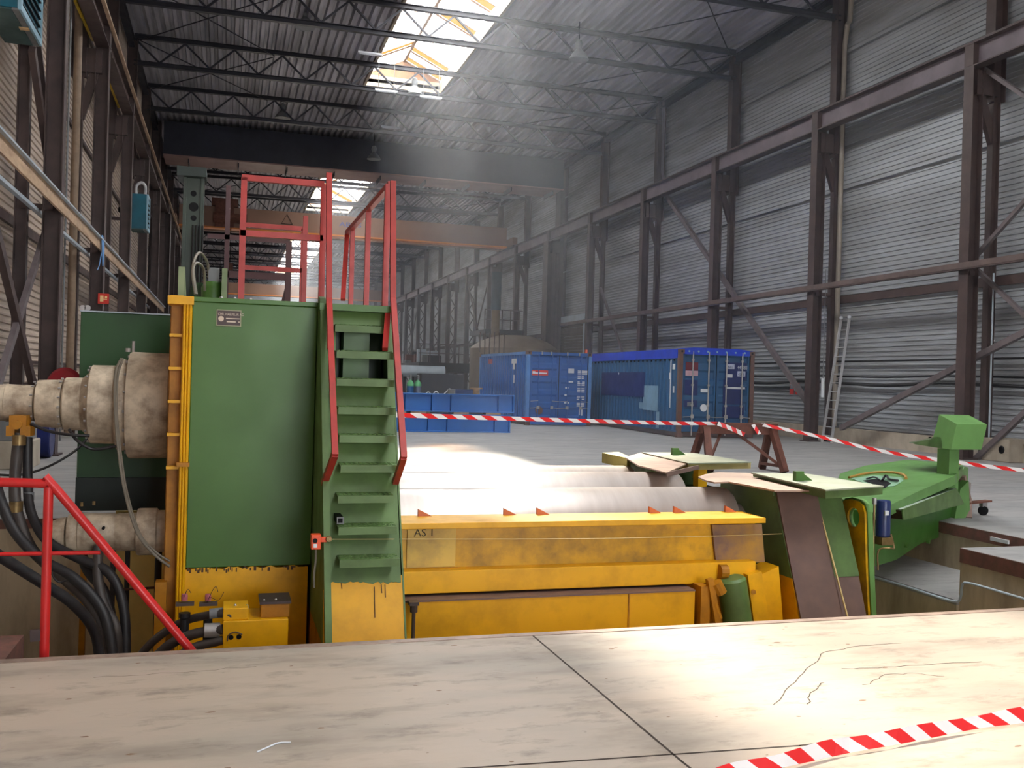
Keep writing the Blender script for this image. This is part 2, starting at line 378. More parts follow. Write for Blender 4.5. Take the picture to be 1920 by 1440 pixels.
for k in range(60):
    x = random.uniform(-1.5, 4.2); y = random.uniform(3.3, 5.3); r = random.uniform(.003, .014)
    n = 7; P = [(x + r * 1.8 * math.cos(2 * PI * i / n) * random.uniform(.6, 1.2), y + r * .8 * math.sin(2 * PI * i / n) * random.uniform(.6, 1.2), .0009) for i in range(n)]
    m.add(P, [tuple(range(n))])
m.build('floor_chips', mat('chip_dirt', (138, 112, 92), .9), fl)['kind'] = 'stuff'
tag(M().tube([at(482, 1410, Z=.004), at(500, 1402, Z=.004), at(522, 1393, Z=.004), at(545, 1392, Z=.004)], .0035).build('string_scrap', WHITE), 'thin white scrap of string lying on the near concrete floor', 'string')

def corr(x, y0, y1, z0, z1, pitch, depth, sgn, m=None):
    m = m or M(); vs = []; n = int((z1 - z0) / pitch)
    prof = []
    for i in range(n):
        z = z0 + i * pitch
        prof += [(0, z), (0, z + pitch * .52), (depth, z + pitch * .62), (depth, z + pitch * .9)]
    prof.append((0, z1))
    for y in (y0, y1):
        for dx, z in prof: vs.append((x + sgn * dx, y, z))
    k = len(prof); m.add(vs, [(i, i + 1, k + i + 1, k + i) for i in range(k - 1)]); return m
r = corr(XR, -14, YEND, .45, 13.5, .13, .028, -1)
struct(r.build('wall_right', SHEET))
r = corr(XL, -14, YEND, .0, 13.5, .13, .028, 1)
struct(r.build('wall_left', SHEETL))
struct(M().box(XL, XR, YEND, YEND + .2, 0, 13.6).build('wall_back', SHEET))
g = M(); g.box(XL, 2.0, -14.2, -14, 0, 13.6); g.box(9.0, XR, -14.2, -14, 0, 13.6); g.box(2.0, 9.0, -14.2, -14, 5.0, 13.6)  # opening left in this unseen wall to let fill light in
struct(g.build('wall_front', SHEET))
b = M().box(XR - .22, XR + .02, 5, YEND, 0, .42); struct(b.build('baseboard_right', CONC))
b = M().box(XL, XL + .1, -14, YEND, 0, .35); struct(b.build('baseboard_left', CONC))
struct(M().box(XR + .03, XR + .1, -14, YEND, 0, 13.6).build('wall_right_outer_skin', SHEET))
struct(M().box(XL - .1, XL - .03, -14, YEND, 0, 13.6).build('wall_left_outer_skin', SHEETL))
# horizontal laps / girts standing on the inner face of the right wall
for z, h in ((4.05, .22), (7.4, .06), (11.4, .07)):
    struct(M().box(XR - .12, XR - .03, 5, YEND, z, z + h).build('trim_3', STEELD if h > .1 else SHEET))
for z, h in ((1.6, .05), (4.0, .16), (7.3, .1), (10.2, .1)):
    struct(M().box(XL + .03, XL + .1, -14, YEND, z, z + h).build('trim_4', STEELD))
# roof deck
d = M()
def deck(x0, x1, y0, y1, pitch=.29, dep=.15):
    n = max(1, round((x1 - x0) / pitch)); p = (x1 - x0) / n; prof = []
    for i in range(n):
        x = x0 + i * p; prof += [(x, 13.5), (x + p * .42, 13.5), (x + p * .56, 13.5 + dep), (x + p * .86, 13.5 + dep)]
    prof.append((x1, 13.5)); k = len(prof)
    d.add([(x, y, z) for y in (y0, y1) for x, z in prof], [(i, i + 1, k + i + 1, k + i) for i in range(k - 1)])
deck(XL, SX0, -14, YEND); deck(SX1, XR, -14, YEND)
prev = -14
for a, b_ in SKY + [(YEND, YEND)]:
    if a - prev > .1: deck(SX0, SX1, prev, a)
    prev = b_
struct(d.build('ceiling', DECK))
t = M(); t.box(XL - .1, SX0 - .1, -14, YEND, 13.66, 13.8); t.box(SX1 + .1, XR + .1, -14, YEND, 13.66, 13.8)
prev = -14
for a, b_ in SKY + [(YEND, YEND)]:
    if a - prev > .1: t.box(SX0 - .1, SX1 + .1, prev, a, 13.66, 13.8)
    prev = b_
struct(t.build('ceiling_roof_cover', GREYP))
# skylights
for si, (a, b_) in enumerate(SKY):
    root = bpy.data.objects.new('window_%d' % (si + 1), None); C.objects.link(root); root.location = (6.75, (a + b_) / 2, 13.5); W[root.name] = root.location.copy(); struct(root)
    XM = (SX0 + SX1) / 2; ZB, ZT = 13.95, 14.75
    cm = M(); cm.box(SX0 - .1, SX0, a, b_, 13.5, ZB); cm.box(SX1, SX1 + .1, a, b_, 13.5, ZB); cm.box(SX0 - .1, SX1 + .1, b_, b_ + .1, 13.5, ZB); cm.box(SX0 - .1, SX1 + .1, a - .1, a, 13.5, ZB)
    cm.build('curb', CURB, root)
    gm = M(); gm.prism([(SX0, b_, ZB), (SX1, b_, ZB), (XM, b_, ZT)], (0, .08, 0)); gm.prism([(SX0, a, ZB), (SX1, a, ZB), (XM, a, ZT)], (0, -.08, 0))
    gm.build('gable', mat('gable_board', (150, 112, 82), .7), root)
    rf = M(); rf.box(XM - .05, XM + .05, a, b_, ZT - .12, ZT)
    n = int((b_ - a) / (.62 if si == 0 else 1.2)); st = (b_ - a) / n
    for i in range(n + 1):
        y = a + i * st
        for xe in (SX0, SX1): rf.beam((xe, y, ZB + .03), (XM, y, ZT - .04), .05, .06)
    rf.build('rafters', mat('rafter_paint', (150, 130, 116), .5), root)
    gl = M(); orr = M()
    for i in range(n):
        y = a + i * st
        for side, xe in ((0, SX0), (1, SX1)):
            q = [(xe, y + .02, ZB + .07), (xe, y + st - .02, ZB + .07), (XM, y + st - .02, ZT + .01), (XM, y + .02, ZT + .01)]
            isor = (si == 0 and (i - n, side) in ((-1, 1), (-3, 1), (-4, 0), (-10, 1), (-14, 1), (-21, 1))) or (si > 0 and random.random() < .07)
            (orr if isor else gl).prism(q, (0, 0, .012))
    gl.build('glazing', GLASS, root)
    if orr.v:
        om = MT.get('orange_glazing')
        if not om:
            om = bpy.data.materials.new('orange_glazing'); om.use_nodes = True; nt = om.node_tree; nt.nodes.remove(nt.nodes['Principled BSDF'])
            tr = nt.nodes.new('ShaderNodeBsdfTransparent'); tr.inputs[0].default_value = (.33, .225, .11, 1); nt.links.new(tr.outputs[0], nt.nodes['Material Output'].inputs[0]); MT['orange_glazing'] = om
        orr.build('orange_pane', om, root)['label'] = 'orange glazing panes'

# trusses
TZ0, TZ1, TX0, TX1 = 12.42, 13.36, -3.4, 17.0
tr = None
for k in range(-1, KMAX + 1):
    y = ycol(k); lab = 'dark steel lattice roof truss, %s in view counted from the camera' % ORD[k + 1]
    if tr is None:
        tr = thing('roof_truss', lab, 'truss', (6.8, y, TZ0), 'lattice trusses under the roof')
        M().ibeam((TX0, y, TZ1), (TX1, y, TZ1), .16, .16).build('top_chord', TRUSSM, tr)
        M().ibeam((TX0, y, TZ0), (TX1, y, TZ0), .16, .16).build('bottom_chord', TRUSSM, tr)
        n = 12; p = (TX1 - TX0) / n
        for i in range(n):
            x = TX0 + i * p
            M().beam((x, y, TZ1 - .08), (x + p / 2, y, TZ0 + .08), .06, .06).build('diagonal', TRUSSM, tr)
            M().beam((x + p / 2, y, TZ0 + .08), (x + p, y, TZ1 - .08), .06, .06).build('diagonal', TRUSSM, tr)
        first_t, y_first = tr, y
    else:
        if k == 5: continue
        c = copy_tree(first_t, None, V((0, y - y_first, 0))); c['label'] = lab
for k in range(-1, 8):
    if k in (4, 5): continue
    y = ycol(k)
    for xa, xb in ((16.8, 12.2), (-3.3, 1.4)):
        o = tag(M().cyl((xa, y, 13.25), (xb, y + BAY, 13.25), .02, n=6).cyl((xb, y, 13.2), (xa, y + BAY, 13.2), .02, n=6).build('roof_bracing', TRUSSM),
            'thin crossed roof bracing rods by the %s wall, %s pair from the camera' % ('right' if xa > 5 else 'left', ORD[k + 1]), 'bracing', 'crossed rods under the roof')
for x in (XL + .28, XR - .3):
    struct(M().ibeam((x, -10, 13.1), (x, YEND, 13.1), .2, .3).build('trim_5', TRUSSM))

# crane girders and columns
def girder(x, s, lab):
    root = thing('crane_runway', lab, 'crane runway', (x, 50, 9.05), 'crane runways along both walls')
    M().box(x - .17, x + .17, 5, YEND, 9.56, 9.6).box(x - .15, x + .15, 5, YEND, 9.04, 9.07).build('flange', STEELD, root)
    w_ = M().box(x - .012, x + .012, 5, YEND, 9.07, 9.56); w_.build('web', mat('lit_runway_web', (118, 106, 114), .5, dirt=(84, 76, 80), amt=.4, scale=2) if x > 5 else mat('lit_left_web', (98, 74, 68), .5, dirt=(70, 54, 52), amt=.4, scale=2), root)  # webs coloured lighter than the flanges to look lit
    M().box(x - .035, x + .035, 5, YEND, 9.6, 9.68).build('rail', STEELB, root)
    for k in range(-1, KMAX + 1):
        y = ycol(k); M().box(x - .16, x + .16, y - .14, y + .14, 9.07, 9.56).build('stiffener', STEELD, root)
    return root
XCR, XWR, XCL, XWL = 16.4, 17.0, -2.95, -3.45
girder(XCR, -1, 'brown steel crane runway beam along the right wall')
gl_ = girder(XCL, 1, 'dark steel crane runway beam along the left wall')
bz = M(); pts = [(XCL + .2, 5, 9.72), (XCL + .2, YEND, 9.72)]
bz.box(XCL + .17, XCL + .25, 5, YEND, 9.44, 9.5); bz.build('conductor_bar', TIMB, gl_)
SOL = {}
def column(k, side):
    y = ycol(k); right = side == 'right'
    xc, xw, s = (XCR, XWR, 1) if right else (XCL, XWL, -1)
    lattice = k >= 7; wide = k == 5
    key = (side, 'L' if lattice else 'W' if wide else 'S')
    lab = '%s brown steel crane column by the %s wall, %s in view from the camera' % ('laced' if lattice else 'wide' if wide else 'plain', side, ORD[k + 1])
    if key in SOL:
        src, ys = SOL[key]; c = copy_tree(src, None, V((0, y - ys, 0))); c['label'] = lab; return c
    root = thing('crane_column', lab, 'column', (xc, y, 0), 'crane columns by the %s wall' % side)
    def icol(x, wdt, dep, z0, z1):
        m = M(); t = .018
        m.box(x - dep / 2, x - dep / 2 + t, y - wdt / 2, y + wdt / 2, z0, z1).box(x + dep / 2 - t, x + dep / 2, y - wdt / 2, y + wdt / 2, z0, z1)
        m.box(x - dep / 2 + t, x + dep / 2 - t, y - .01, y + .01, z0, z1); return m
    if wide:
        icol(xc, .8, .5, 0, 9.04).build('crane_post', STEELD, root); icol(xw, .8, .4, 0, 13.4).build('wall_post', STEELD, root)
        M().box(min(xc, xw), max(xc, xw), y - .4, y + .4, 8.4, 9.03).build('bracket', STEELD, root)
        M().box(min(xc, xw) , max(xc, xw), y - .36, y - .34, 0, 8.4).build('web_plate', STEELD, root)
    else:
        icol(xc, .30, .30, .02, 9.04).build('crane_post', STEELD, root)
        icol(xw, .18 if not lattice else .26, .2, 0, 8.3).build('wall_post', STEELD, root)
        icol(xw, .30, .34, 8.3, 13.2).build('upper_post', STEELD, root)
        M().box(xc - .22, xc + .22, y - .22, y + .22, 0, .03).build('base_plate', STEELD, root)
        M().box(min(xc, xw), max(xc, xw), y - .11, y + .11, 8.42, 8.98).build('bracket', STEELD, root)
        if not lattice:
            M().beam((xc + s * .12, y, 8.6), (xw - s * .03, y, 7.35), .2, .12, (0, 1, 0)).build('knee_brace', STEELD, root)
            for z in ((4.3,) if right else (1.2, 4.3)):
                M().beam((xc, y, z), (xw, y, z), .1, .1).build('tie', STEELD, root)
        else:
            z = .4; q = 0
            while z < 8.3:
                a, b = (xc + s * .14, xw - s * .08) if q % 2 == 0 else (xw - s * .08, xc + s * .14)
                M().beam((a, y, z), (b, y, z + .62), .06, .07).build('lacing_bar', STEELD, root); z += .62; q += 1
    SOL[key] = (root, y); return root
for side in ('right', 'left'):
    for k in range(-1, KMAX + 1): column(k, side)

# mid height rails on both sides
r = thing('side_rail', 'brown steel channel rail along the right crane columns at mid height', 'rail', (XCR - .2, 40, 4.4))
M().box(XCR - .24, XCR - .16, 8, 46, 4.40, 4.53).build('channel', mat('lit_rail_steel', (104, 88, 84), .5, dirt=(74, 60, 58), amt=.4, scale=4), r)
M().box(XCR - .26, XCR - .15, 8, 46, 4.36, 4.39).build('cable_tray', STEELD, r)
r = thing('side_rail', 'tan topped steel rail along the left crane columns at mid height', 'rail', (XCL + .2, 30, 4.2))
M().box(XCL + .16, XCL + .2, 4, 46, 4.18, 4.40).build('channel', TIMB, r); M().box(XCL + .1, XCL + .26, 4, 46, 4.40, 4.43).build('top_strip', LGREY, r)
M().tube([(XCL + .13, 4, 4.35), (XCL + .13, 46, 4.35)], .03, smooth=0).build('conduit', TAN, r)
M().box(XCL - .3, XCL - .22, 8, 46, 4.2, 4.26).build('rear_strip', LGREY, r)

# diagonal braces on the right
def brace(name, a, b, w_, h_, lab, m=STEELB, grp=None):
    return tag(M().beam(a, b, w_, h_, (1, 0, 0)).build(name, m), lab, 'brace', grp)
XB = XCR + .28
brace('wall_brace', at(1250, 368, X=XB), at(1512, 752, X=XB), .16, .12, 'long steel diagonal brace descending behind the blue containers')
brace('wall_brace', at(1577, 803, X=XB), at(1803, 684, X=XB), .14, .12, 'steel diagonal brace rising right from beside the aluminium ladder')
brace('wall_brace', at(1826, 672, X=XB), at(1960, 604, X=XB), .14, .12, 'steel diagonal brace rising to the right frame edge at mid height')
brace('wall_brace', at(1828, 862, X=XB), at(1960, 738, X=XB), .12, .10, 'low steel brace rising from the foot of the nearest right column')
brace('wall_brace', at(1832, 478, X=XB), at(1960, 335, X=XB), .09, .09, 'steel diagonal brace rising above the mid rail at the right edge')
brace('wall_brace', at(1828, 502, X=XB), at(1960, 628, X=XB), .09, .09, 'steel diagonal brace falling below the mid rail at the right edge')
brace('wall_brace', at(1838, 124, X=XB), at(1960, 206, X=XB), .09, .09, 'steel brace falling from the runway at the top right')
brace('wall_brace', at(1126, 540, X=XB), at(1168, 662, X=XB), .10, .10, 'thin steel brace falling beside the roller door')
# cross bracing between laced columns far along the right wall
for k, (z0, z1) in ((7, (1.8, 8.5)), (11, (1.8, 8.5)), (14, (1.8, 8.5))):
    y = ycol(k)
    tag(M().beam((XCR, y, z0), (XCR, y + BAY, z1), .08, .08).beam((XCR, y, z1), (XCR, y + BAY, z0), .08, .08).build('cross_brace', STEELD), 'crossed steel braces between laced right columns, %s set from the camera' % ORD[(0, 1, 2)[(7, 11, 14).index(k)]], 'brace')
# left wall cross bracing
XBL = XCL - .2
brace('wall_brace', at(-30, 345, X=XBL), at(62, 722, X=XBL), .16, .1, 'brown flat brace crossing the left wall, falling right behind the drive', STEELD)
brace('wall_brace', at(100, 388, X=XBL), at(-8, 735, X=XBL), .14, .08, 'brown angle brace crossing the left wall, falling left from the rail', STEELB)
brace('wall_brace', at(60, 92, X=XBL), at(100, 372, X=XBL), .16, .1, 'brown brace falling from the teal heater to the nearest left column', STEELD)
brace('wall_brace', at(100, 318, X=XBL), at(70, 60, X=XBL - .2), .08, .08, 'thin brace behind the nearest left column', STEELD)

# portal beam across the hall (dark, under it the second half of the hall starts)
YP = ycol(5) - .45
pb = thing('portal_beam', 'deep dark steel box beam spanning the hall above the cranes', 'beam', (6.7, YP, 11.75))
M().box(-3.1, 16.9, YP, YP + .3, 11.78, 13.35).build('web', BEAMD, pb)
M().box(-3.1, 16.9, YP - .05, YP + 2.1, 11.72, 11.78).build('bottom_flange', mat('lit_beam_underside', (150, 118, 112), .45, dirt=(110, 86, 84), amt=.4, scale=1), pb)  # light bounced from the floor is put into the underside colour
M().box(-3.1, 16.9, YP + 1.8, YP + 2.0, 11.78, 13.35).build('rear_web', BEAMD, pb)
for i in range(9): M().box(-2 + i * 2.3, -1.96 + i * 2.3, YP + .3, YP + 1.8, 11.5, 11.72).build('rib', BEAMD, pb)

# bridge cranes
def bridge(y, lab, z0, trolley):
    root = thing('bridge_crane', lab, 'crane', (6.7, y, 9.68), 'orange overhead cranes')
    M().box(-2.7, 16.1, y, y + .45, z0 + .12, z0 + 1.25).build('girder', CRANEO, root)
    M().box(-2.7, 16.1, y - .12, y + .57, z0 + .04, z0 + .12).build('lower_flange', CRANEF, root)
    M().box(-2.7, 16.1, y + 1.6, y + 2.05, z0 + .12, z0 + 1.25).build('rear_girder', CRANEO, root)
    for x in (XCL, XCR):
        e = M().box(x - .15, x + .15, y - .8, y + 2.8, 9.72, 10.15).build('end_carriage', CRANEO, root)
        for yy in (y - .5, y + 2.5): M().cyl((x - .05, yy, 9.82), (x + .05, yy, 9.82), .14).build('wheel', BLACK, e)
    if trolley:
        t = M().box(-1.0, .4, y - .2, y + 2.2, z0 + 1.27, z0 + 1.7).box(-.8, .2, y - .35, y - .02, z0 + .1, z0 + 1.6).build('hoist_trolley', RUST, root)
        M().cyl((-.9, y - .3, z0 + .6), (.9, y - .3, z0 + .6), .28).build('drum', RUST, t)
        M().cyl((.05, y - .3, z0 - 1.9), (.05, y - .3, z0 + .4), .02, n=6).build('hoist_rope', BLACK, t)
        M().box(-.12, .22, y - .42, y - .18, z0 - 2.3, z0 - 1.9).build('hook_block', RUST, t)
        tx = textmesh('ABUS', .36, face_front(at(636, 424, Y=y - .01)), depth=.004, sx=1.5); tx.build('lettering', mat('crane_letter_blue', (70, 84, 160), .5), root)
        p = at(538, 414, Y=y - .008)
        tri = M()
        for q in range(3):
            a0, a1 = 2 * PI * q / 3 + PI / 2, 2 * PI * (q + 1) / 3 + PI / 2
            tri.beam(p + V((math.cos(a0) * .36, 0, math.sin(a0) * .36)), p + V((math.cos(a1) * .36, 0, math.sin(a1) * .36)), .015, .05, (0, 1, 0))
        tri.build('warning_triangle', BLACK, root)
    return root
bridge(56.0, 'brown orange overhead crane girder with blue lettering behind the red railing', 9.55, True)
bridge(104.0, 'small orange overhead crane farthest down the hall', 9.75, False)

# bell lamps and strip lamps
def lamp(px, py, y, lab):
    p = at(px, py, Y=y)
    r_ = thing('high_bay_lamp', lab, 'lamp', p, 'bell shaped high bay lamps under the trusses')
    M().cyl(p + V((0, 0, .6)), V((p.x, p.y, 13.36 if abs(y - 36.62) < .01 else 13.64)), .015, n=6).build('hanger', BLACK, r_)
    M().lathe(p, (0, 0, 1), [(.36, .1), (.5, .13), (.62, .1), (.66, .04)], 14).build('ballast', GREYP, r_, smooth=True)
    M().lathe(p, (0, 0, 1), [(0, .34), (.02, .33), (.18, .24), (.32, .11), (.38, .08)], 20).build('shade', GREYP, r_, smooth=True)
lamp(572, 52, 33.0, 'dark bell lamp high up left of the big skylight')
lamp(530, 222, 43.0, 'dark bell lamp just in front of the portal beam, left part')
lamp(777, 178, 36.62, 'white glinting bell lamp under the end of the big skylight')
lamp(701, 299, 46.4, 'pale bell lamp hanging against the dark portal beam')
lamp(1085, 112, 30.0, 'bell lamp hanging right of the big skylight against the hazy roof')
lamp(915, 262, 44.0, 'faint bell lamp in the haze above the portal beam centre')
def striplamp(px, py, y, lab, L_=.85):
    p = at(px, py, Y=y)
    r_ = thing('strip_lamp', lab, 'lamp', p, 'white strip lamps under the roof')
    M().box(p.x - L_ / 2, p.x + L_ / 2, p.y - .06, p.y + .06, p.z, p.z + .07).build('housing', WHITE, r_)
    M().box(p.x - L_ / 2 + .05, p.x + L_ / 2 - .05, p.y - .03, p.y + .03, p.z - .03, p.z).build('tube', WHITE, r_)
    for sx in (-.3, .3): M().cyl(p + V((sx, 0, .07)), V((p.x + sx, p.y, 13.38 if abs(y - 36.3) < .1 else 13.64)), .012, n=6).build('hanger', GREYP, r_)
striplamp(694, 102, 34.0, 'white strip lamp just left of the big skylight edge')
striplamp(732, 240, 44.0, 'white strip lamp in front of the portal beam')
striplamp(724, 172, 36.3, 'white strip lamp on the truss at the left end of the skylight gable')
striplamp(808, 184, 36.3, 'white strip lamp on the truss below the skylight gable')

# downpipes
def pipe(pts, r_, lab, m, cat='pipe', grp=None):
    return tag(M().tube(pts, r_, 12, smooth=2).build('downpipe', m, smooth=True), lab, cat, grp)
PR = mat('pale_downpipe', (158, 148, 136), .45)
pp = at(1578, 300, X=17.12)
pipe([(17.05, pp.y - .35, 13.3), (17.05, pp.y - .3, 12.2), (17.12, pp.y, 11.6), (17.12, pp.y, 6), (17.12, pp.y, .45)], .075, 'tall pale downpipe beside the second right column, behind the ladder', PR)
pp = at(1243, 260, X=17.1)
pipe([(17.0, pp.y - .2, 13.2), (17.0, pp.y - .2, 12.8), (17.12, pp.y, 12.4), (17.12, pp.y, 10.4), (17.16, pp.y - .2, 10)], .07, 'short bent pale downpipe on the right wall above the crane runway', mat('grey_downpipe', (120, 116, 122), .45))
pp = at(141, 300, X=-3.30)
pipe([(-3.30, pp.y, 13.4), (-3.30, pp.y, 6), (-3.30, pp.y, .1)], .085, 'tan brown downpipe behind the nearest left column', TAN)
pp = at(126, 300, X=-3.3)
pipe([(-3.30, pp.y, 13), (-3.30, pp.y, .0)], .02, 'thin pale conduit beside the nearest left column', GREYP)

# right wall: cables, roller door, ladder, tube lamp, signs
for i, (z, dz) in enumerate(((2.35, .0), (1.92, .03), (1.72, .05))):
    pts = []
    for q in range(0, 15):
        y = 12 + q * 2.0; pts.append((17.12, y, z + (dz * math.sin(q * 2.1) if dz else 0)))
    tag(M().tube(pts, .025 if i < 2 else .045, 8, smooth=3).build('wall_cable', CABLE), ['upper thin black cable running along the right wall', 'middle black cable sagging along the right wall', 'lowest thick black cable along the right wall'][i], 'cable', 'cables along the right wall')
dr = bpy.data.objects.new('door_1', None); C.objects.link(dr); dr.location = (17.2, 47, 0); W['door_1'] = V((17.2, 47, 0)); struct(dr)
a, b = at(1098, 640, X=17.2), at(1047, 640, X=17.2)
dm = M()
for i in range(30): dm.box(17.14, 17.18, a.y, b.y, .05 + i * .15, .05 + i * .15 + .13)
dm.build('shutter', mat('brown_roller_shutter', (104, 90, 76), .5), dr)
M().box(17.0, 17.25, a.y - .2, b.y + .2, 4.6, 5.0).box(17.05, 17.25, a.y - .2, a.y, 0, 4.6).box(17.05, 17.25, b.y, b.y + .2, 0, 4.6).build('door_frame', LGREY, dr)

lad = thing('ladder', 'aluminium ladder leaning on the right wall beside the second column', 'ladder', at(1558, 828, Z=0))
bL, bR = at(1541, 829, Z=0), at(1557, 832, Z=0); bR = bL + V((-.05, -.52, 0))
tL, tR = at(1577, 600, X=16.95), None
dv = (bR - bL); tR = tL + dv * .85
M().beam(bL, tL, .035, .07, (1, 0, 0)).build('stile', ALU, lad); M().beam(bR, tR, .035, .07, (1, 0, 0)).build('stile', ALU, lad)
for i in range(13):
    t_ = (i + .8) / 14; M().cyl(bL.lerp(tL, t_), bR.lerp(tR, t_), .014, n=8).build('rung', ALU, lad)
for e in (tL, tR): M().lathe(e + V((0, 0, .01)), (0, 0, 1), [(0, .02), (.02, .05), (.08, .05), (.1, .02)], 12).build('end_cap', WHITE, lad)
p = at(1542, 745, X=16.55)
tl = thing('tube_lamp', 'hanging white tube lamp beside the second right column', 'lamp', p)
M().cyl(p, p + V((0, 0, .55)), .05, n=12).build('tube', WHITE, tl); M().cyl(p + V((0, 0, .55)), p + V((0, 0, 3.7)), .012, n=6).build('cord', GREYP, tl)
p = at(1858, 690, X=16.85)
tag(M().cyl((p.x, p.y, .4), (p.x, p.y, 4.3), .02, n=8).build('conduit', LGREY), 'thin pale conduit beside the nearest right column', 'conduit')

def sign(px, py, X_, w_, h_, lab, txt=None, name='fire_sign'):
    p = at(px, py, X=X_); s = thing(name, lab, 'sign', p)
    M().box(X_ - .01, X_, p.y - w_ / 2, p.y + w_ / 2, p.z - h_ / 2, p.z + h_ / 2).build('board', REDS, s)
    m = M(); m.box(X_ - .014, X_ - .0102, p.y - w_ * .36, p.y + w_ * .36, p.z - h_ * .1, p.z + h_ * .4); m.build('white_panel', WHITE, s)
    return s
sign(1485, 727, 17.265, .22, .42, 'red and white fire sign on the right wall, left one of the pair')
sign(1495, 729, 17.265, .18, .36, 'red and white fire sign on the right wall, right one of the pair')
p = at(194, 560, Y=24.2)
s = thing('fire_sign', 'square red fire extinguisher sign on the second left column', 'sign', p)
M().box(p.x - .12, p.x + .12, p.y, p.y + .01, p.z - .12, p.z + .12).build('board', REDS, s)
m = M().box(p.x - .075, p.x + .0, p.y - .004, p.y, p.z - .07, p.z + .07).box(p.x + .03, p.x + .08, p.y - .004, p.y, p.z + .01, p.z + .06).box(p.x + .0, p.x + .08, p.y - .004, p.y, p.z - .02, p.z - .005)
m.build('symbol', mat('sign_cream', (250, 210, 150), .5), s)

# heaters on the left
def heater(x0, x1, y0, y1, z0, z1, lab):
    h = thing('unit_heater', lab, 'heater', ((x0 + x1) / 2, y0, z0), 'teal unit heaters by the left wall')
    M().box(x0, x1 - .05, y0, y1, z0 + .02, z1).build('casing', TEAL, h, bevel=.01)
    M().box(x0 + .02, x1 - .14, y0 + .02, y1 - .02, z0 - .01, z0 + .02).build('bottom_panel', TEALG, h)
    M().box(x1 - .13, x1 - .04, y0, y1, z0 - .012, z0 + .019).build('bottom_edge', GREYP, h)
    fm = M(); X_ = x1
    fm.box(X_ - .05, X_, y0, y1, z0, z0 + .1).box(X_ - .05, X_, y0, y1, z1 - .1, z1).box(X_ - .05, X_, y0, y0 + .1, z0 + .1, z1 - .1).box(X_ - .05, X_, y1 - .1, y1, z0 + .1, z1 - .1)
    fm.build('outlet_frame', LBLUE, h)
    for i in range(6):
        z = z0 + .14 + i * (z1 - z0 - .28) / 6; M().box(X_ - .045, X_ - .01, y0 + .1, y1 - .1, z, z + .02).build('louvre', BLACK, h)
    M().box(x0 + .1, x1 - .1, y0 + .3, y1 - .3, z1, z1 + .1).build('top_bracket', STEELD, h)
    M().box(XL + .02, x0, (y0 + y1) / 2 - .05, (y0 + y1) / 2 + .05, z0 + .3, z0 + .4).build('wall_bracket', STEELD, h)
    return h
a = at(40, 18, X=-3.12)
hz = a.z
h = heater(-4.0 + .3, -3.12, a.y, a.y + 1.72, hz, hz + 1.1, 'large teal heater box at the top left corner beside the nearest column')
q = at(58, 54, Z=hz - .02)
M().box(-3.3, -3.16, q.y - .02, q.y + .1, hz - .03, hz - .013).build('sticker', mat('tan_sticker', (214, 178, 130), .5), h)
p = at(243, 428, Y=33.4); p2 = at(271, 364, Y=33.4)
h = heater(p.x, p2.x + .12, 33.4, 34.3, p.z, p2.z, 'smaller teal heater with chrome flue pipe further along the left wall')
M().tube([(p.x + .15, 33.7, p2.z), (p.x + .15, 33.7, p2.z + .3), (p.x + .3, 33.7, p2.z + .42), (p.x + .42, 33.7, p2.z + .3), (p.x + .42, 33.7, p2.z)], .05).build('flue', ALU, h, smooth=True)
p = at(222, 393, Y=33.8)
tag(M().lathe(p, (1, 0, 0), [(0, .08), (.06, .12), (.08, .3), (.14, .3), (.16, .4), (.22, .4)], 12).build('wall_fan', BLACK), 'black stepped fan silhouette on the left wall beside the small heater', 'fan')
# yellow conductor pieces
tag(M().beam(at(141, 0, X=-3.2), at(174, 74, X=-3.2), .06, .08).build('conductor_rail', YELP), 'yellow conductor rail piece beneath the left runway, nearer one', 'rail')
tag(M().beam(at(203, 148, X=-3.2), at(223, 200, X=-3.2), .06, .08).build('conductor_rail', YELP), 'yellow conductor rail piece beneath the left runway, farther one', 'rail')
# blue rope
p = at(191, 448, X=-2.72)
m = M()
for i in range(5):
    dy = .03 * i
    m.tube([p + V((0, dy, .08)), p + V((.02, dy - .08, -.15)), p + V((.02, dy, -.42 - .04 * i)), p + V((.02, dy + .1, -.15)), p + V((0, dy + .02, .08))], .014, 6)
m.tube([p + V((0, 0, -.3)), p + V((0, -.3, -.6)), p + V((0, -.6, -.75))], .01, 6)
tag(m.build('rope', ROPE), 'coil of light blue rope hanging on the left rail', 'rope')
# clutter on the left, behind the drives
q = at(61, 833, Y=17.75)
tag(M().lathe((q.x, 17.75, .30), (1, 0, 0), [(0, .27), (.02, .29), (.28, .29), (.3, .27)], 28).build('oil_drum', mat('navy_drum', (20, 34, 96), .4), smooth=True), 'dark blue drum lying in front of the foot of the nearest left column', 'drum')
m = M().box(-3.7, -2.75, 15.6, 16.5, 0, .42); tag(m.build('concrete_block', CONC, bevel=.02), 'pale concrete block on the floor at the left edge', 'block')
tag(M().box(-3.7, -2.8, 15.65, 16.45, .42, .85).build('grey_box', GREYP, bevel=.01), 'grey box on the pale concrete block at the left edge', 'box')
# ================================================================== THE PLATE ROLLING MACHINE
mc = thing('plate_rolling_machine', 'huge green and yellow plate rolling machine standing in the floor pit', 'machine', (2.5, 8.6, -2.2))
ZB_ = -2.2
YF = 7.5
